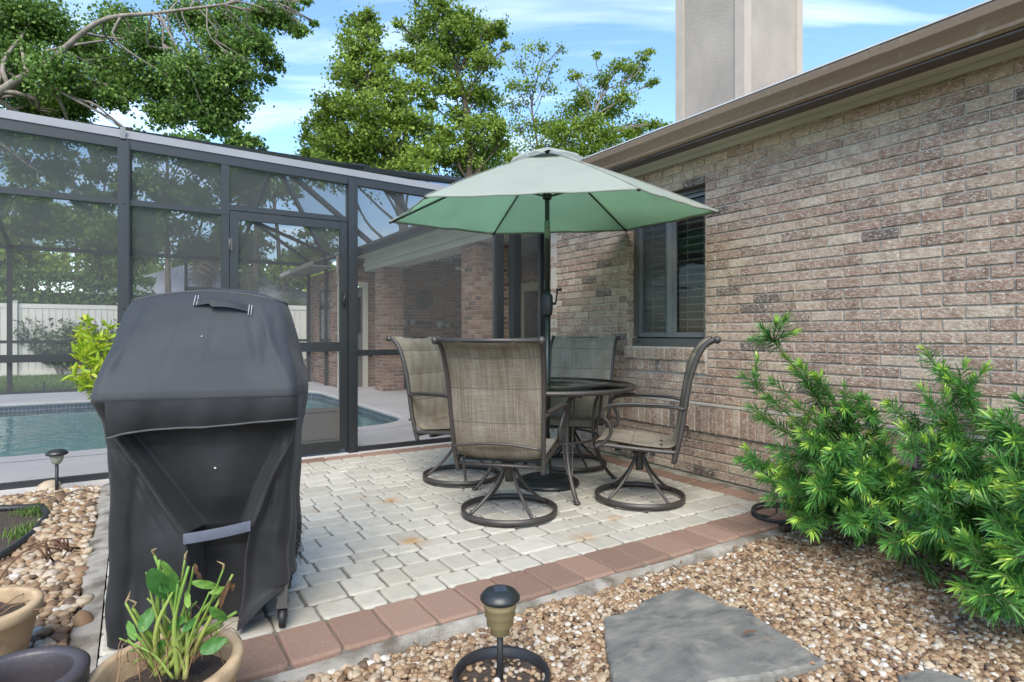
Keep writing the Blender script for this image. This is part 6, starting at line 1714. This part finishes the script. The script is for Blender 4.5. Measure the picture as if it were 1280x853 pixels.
# clipped hedge over the fence
e = empty('hedge', (-3, 23.2, -.07), 0, 'dark clipped hedge rising just above the white fence', 'hedge')
k = 26000; X = q.uniform(-6.5, 3.6, k); s_ = q.random(k)
top = 2.95 + .10 * np.sin(X * 2.1) + .07 * np.sin(X * 5)
face = q.random(k) < .55; Yh = np.where(face, -.6 + q.normal(0, .05, k), q.uniform(-.6, .6, k)); Zh = np.where(face, s_ * top, top - np.abs(q.normal(0, .05, k)))
V, Fc = leaf_cloud(np.c_[X, Yh, Zh], q.normal(0, 1, (k, 3)), .11, 302)
mesh_np('foliage', V, Fc, np.repeat(q.random(k) * .8, 4), M['leaf_dark'], e)
m = MB()
for x in np.arange(-6.4, 3.5, .6): m.tube([(x, 0, 0), (x + .1, 0, 1.2), (x, .1, 2.4)], [.03, .02, .01], 5)
m.build('stems', M['bark'], e)
m = MB(); m.box((-1.45, .1, 1.25), (9.9, .9, 2.4)); m.build('inner_growth', M['leaf_dark'], e)
# shrubs along the fence
def shrub(px, d, h, w, n_, seed, label, mt='leaf_shrub', leaf=.10, group='shrubs along the white fence'):
    q = rnd(seed); b = at_d(px, 418, d); b[2] = -.07; e = empty('fence_shrub', tuple(b), 0, label, 'shrub', group); m = MB(); Ps, Ds = [], []
    for i in range(22):
        a = q.uniform(0, 6.28); t = np.array([w * cos(a) * q.uniform(.3, 1), w * .6 * sin(a) * q.uniform(.3, 1), h * q.uniform(.55, 1.08)]); P = spline([(q.normal(0, .05), q.normal(0, .05), 0), t * [.4, .4, .5], t], 8); m.tube(P, list(np.linspace(.016, .005, 8)), 5)
        c = P[q.integers(3, 8, n_ // 22)]; Ps.append(c + q.normal(0, .10, c.shape)); Ds.append(q.normal(0, 1, c.shape))
    m.build('stems', M['barkpale'], e); V, Fc = leaf_cloud(np.concatenate(Ps), np.concatenate(Ds), leaf, seed + 1, wfac=.35)
    mesh_np('foliage', V, Fc, np.repeat(q.random(len(V) // 4), 4), M[mt], e)
for i, (px, d, h, w, lab) in enumerate(((-25, 16.6, 1.25, .8, 'fence shrub at the left picture edge'), (22, 17, 1.15, .85, 'fence shrub seen beside the leftmost enclosure post'), (75, 16.8, 1.35, .9, 'fence shrub left of the bright plant'), (125, 17, 1.25, .95, 'fence shrub right behind the bright plant'), (170, 17, 1.2, .8, 'fence shrub hidden mostly by the grill'))):
    shrub(px, d, h * 1.05, w * 1.1, 3200, 400 + i, lab)
shrub(372, 15.3, .42, .5, 500, 420, 'low dry plant beside the far wing, seen under the door rail', 'leaf_dead', .10)
# palms
def palm(base, h, R, nf, seed, label, skirt, tint_lo, tint_hi):
    q = rnd(seed); e = empty('palm_tree', tuple(base), 0, label, 'palm tree'); m = MB(); m.tube([(0, 0, 0), (.05, 0, h * .5), (0, 0, h)], [.20, .16, .17], 10); m.build('trunk', M['bark'], e)
    Vs, Fs, Ts = [], [], []; cnt = 0
    for i in range(nf):
        a = q.uniform(0, 6.28); el = q.uniform(-.2, 1.2) if i > nf * skirt else q.uniform(-1.5, -.9); L_ = R * q.uniform(.8, 1.1)
        d = np.array([cos(a) * cos(el), sin(a) * cos(el), sin(el)]); n_ = 16
        S_ = [np.array([0, 0, h]) + d * L_ * t - np.array([0, 0, 1]) * L_ * .55 * t * t * (1 if el > -.5 else .1) for t in np.linspace(0, 1, n_)]
        side = np.cross(d, [0, 0, 1]); side /= np.linalg.norm(side) + 1e-9
        for k in range(1, n_):
            for sg in (-1, 1):
                p = S_[k]; o_ = p + side * sg * L_ * .28 * sin(pi * min(1, k / n_ + .12)) + (S_[k] - S_[k - 1]) * 1.6 + np.array([0, 0, -.10 * L_ * q.random()]); w_ = (S_[k] - S_[k - 1]) * .22
                Vs += [p - w_, p + w_, o_ + w_ * .3, o_ - w_ * .3]; Fs.append((cnt, cnt + 1, cnt + 2, cnt + 3)); cnt += 4
                t = q.uniform(.0, .35) if el < -.5 else q.uniform(tint_lo, tint_hi); Ts += [t] * 4
    mesh_np('fronds', np.array(Vs), np.array(Fs), np.array(Ts), M['leaf_palm'], e)
b = at_d(258, 418, 21.5); b[2] = -.07; palm(b, 4.3, 1.5, 60, 501, 'shaggy palm with a skirt of brown dead fronds, left of the screen door', .55, .5, .8)
b = at_d(308, 418, 22); b[2] = -.07; palm(b, 3.4, 1.2, 44, 502, 'palm with brown hanging fronds seen just inside the screen door edge', .5, .4, .8)
b = at_d(364, 418, 19); b[2] = -.07; palm(b, 1.95, 1.15, 30, 503, 'pale arching palm rising behind the short fence beside the far wing', .0, .75, 1.0)
# neighbour's house
e = empty('neighbour_house', (5.5, 36, -.07), 0, 'low white neighbouring house with grey hip roof beyond the fence', 'house')
nh = at_d(262, 418, 29); e.location = (nh[0], nh[1], -.07)
m = MB(); m.box((0, 0, 1.35), (8.5, 7, 2.7)); m.build('wall', mat('white_render', (.62, .61, .58), rough=.8), e)
m = MB(); m.add([(-4.9, -4.1, 2.7), (4.9, -4.1, 2.7), (4.9, 4.1, 2.7), (-4.9, 4.1, 2.7), (-1.2, 0, 4.45), (1.2, 0, 4.45), (-4.9, -4.1, 2.55), (4.9, -4.1, 2.55), (4.9, 4.1, 2.55), (-4.9, 4.1, 2.55)], [(0, 1, 5, 4), (1, 2, 5), (2, 3, 4, 5), (3, 0, 4), (0, 6, 7, 1), (1, 7, 8, 2), (2, 8, 9, 3), (3, 9, 6, 0), (6, 9, 8, 7)]); m.build('roof', mat('grey_roof', (.27, .28, .30), (.22, .23, .25), rough=.9, scale=6), e)
m = MB(); m.box((-1.5, -3.52, 1.5), (1.4, .06, 1.2)); m.build('window', M['dark'], e)
# little riser by the lawn edge
b = at_d(55, 418, 12.4); m = MB(); m.tube([(0, 0, 0), (0, 0, .16)], .016, 8); m.lathe([(0, .16), (.022, .162), (.022, .19), (0, .195)], sides=12)
b = ground(55, 490, -.07); o = m.build('sprinkler_riser', M['blackplastic'], loc=(b[0], b[1], -.07)); tag(o, 'short black sprinkler riser at the lawn edge beyond the pool', 'sprinkler')
print('OBJ', len(bpy.data.objects))
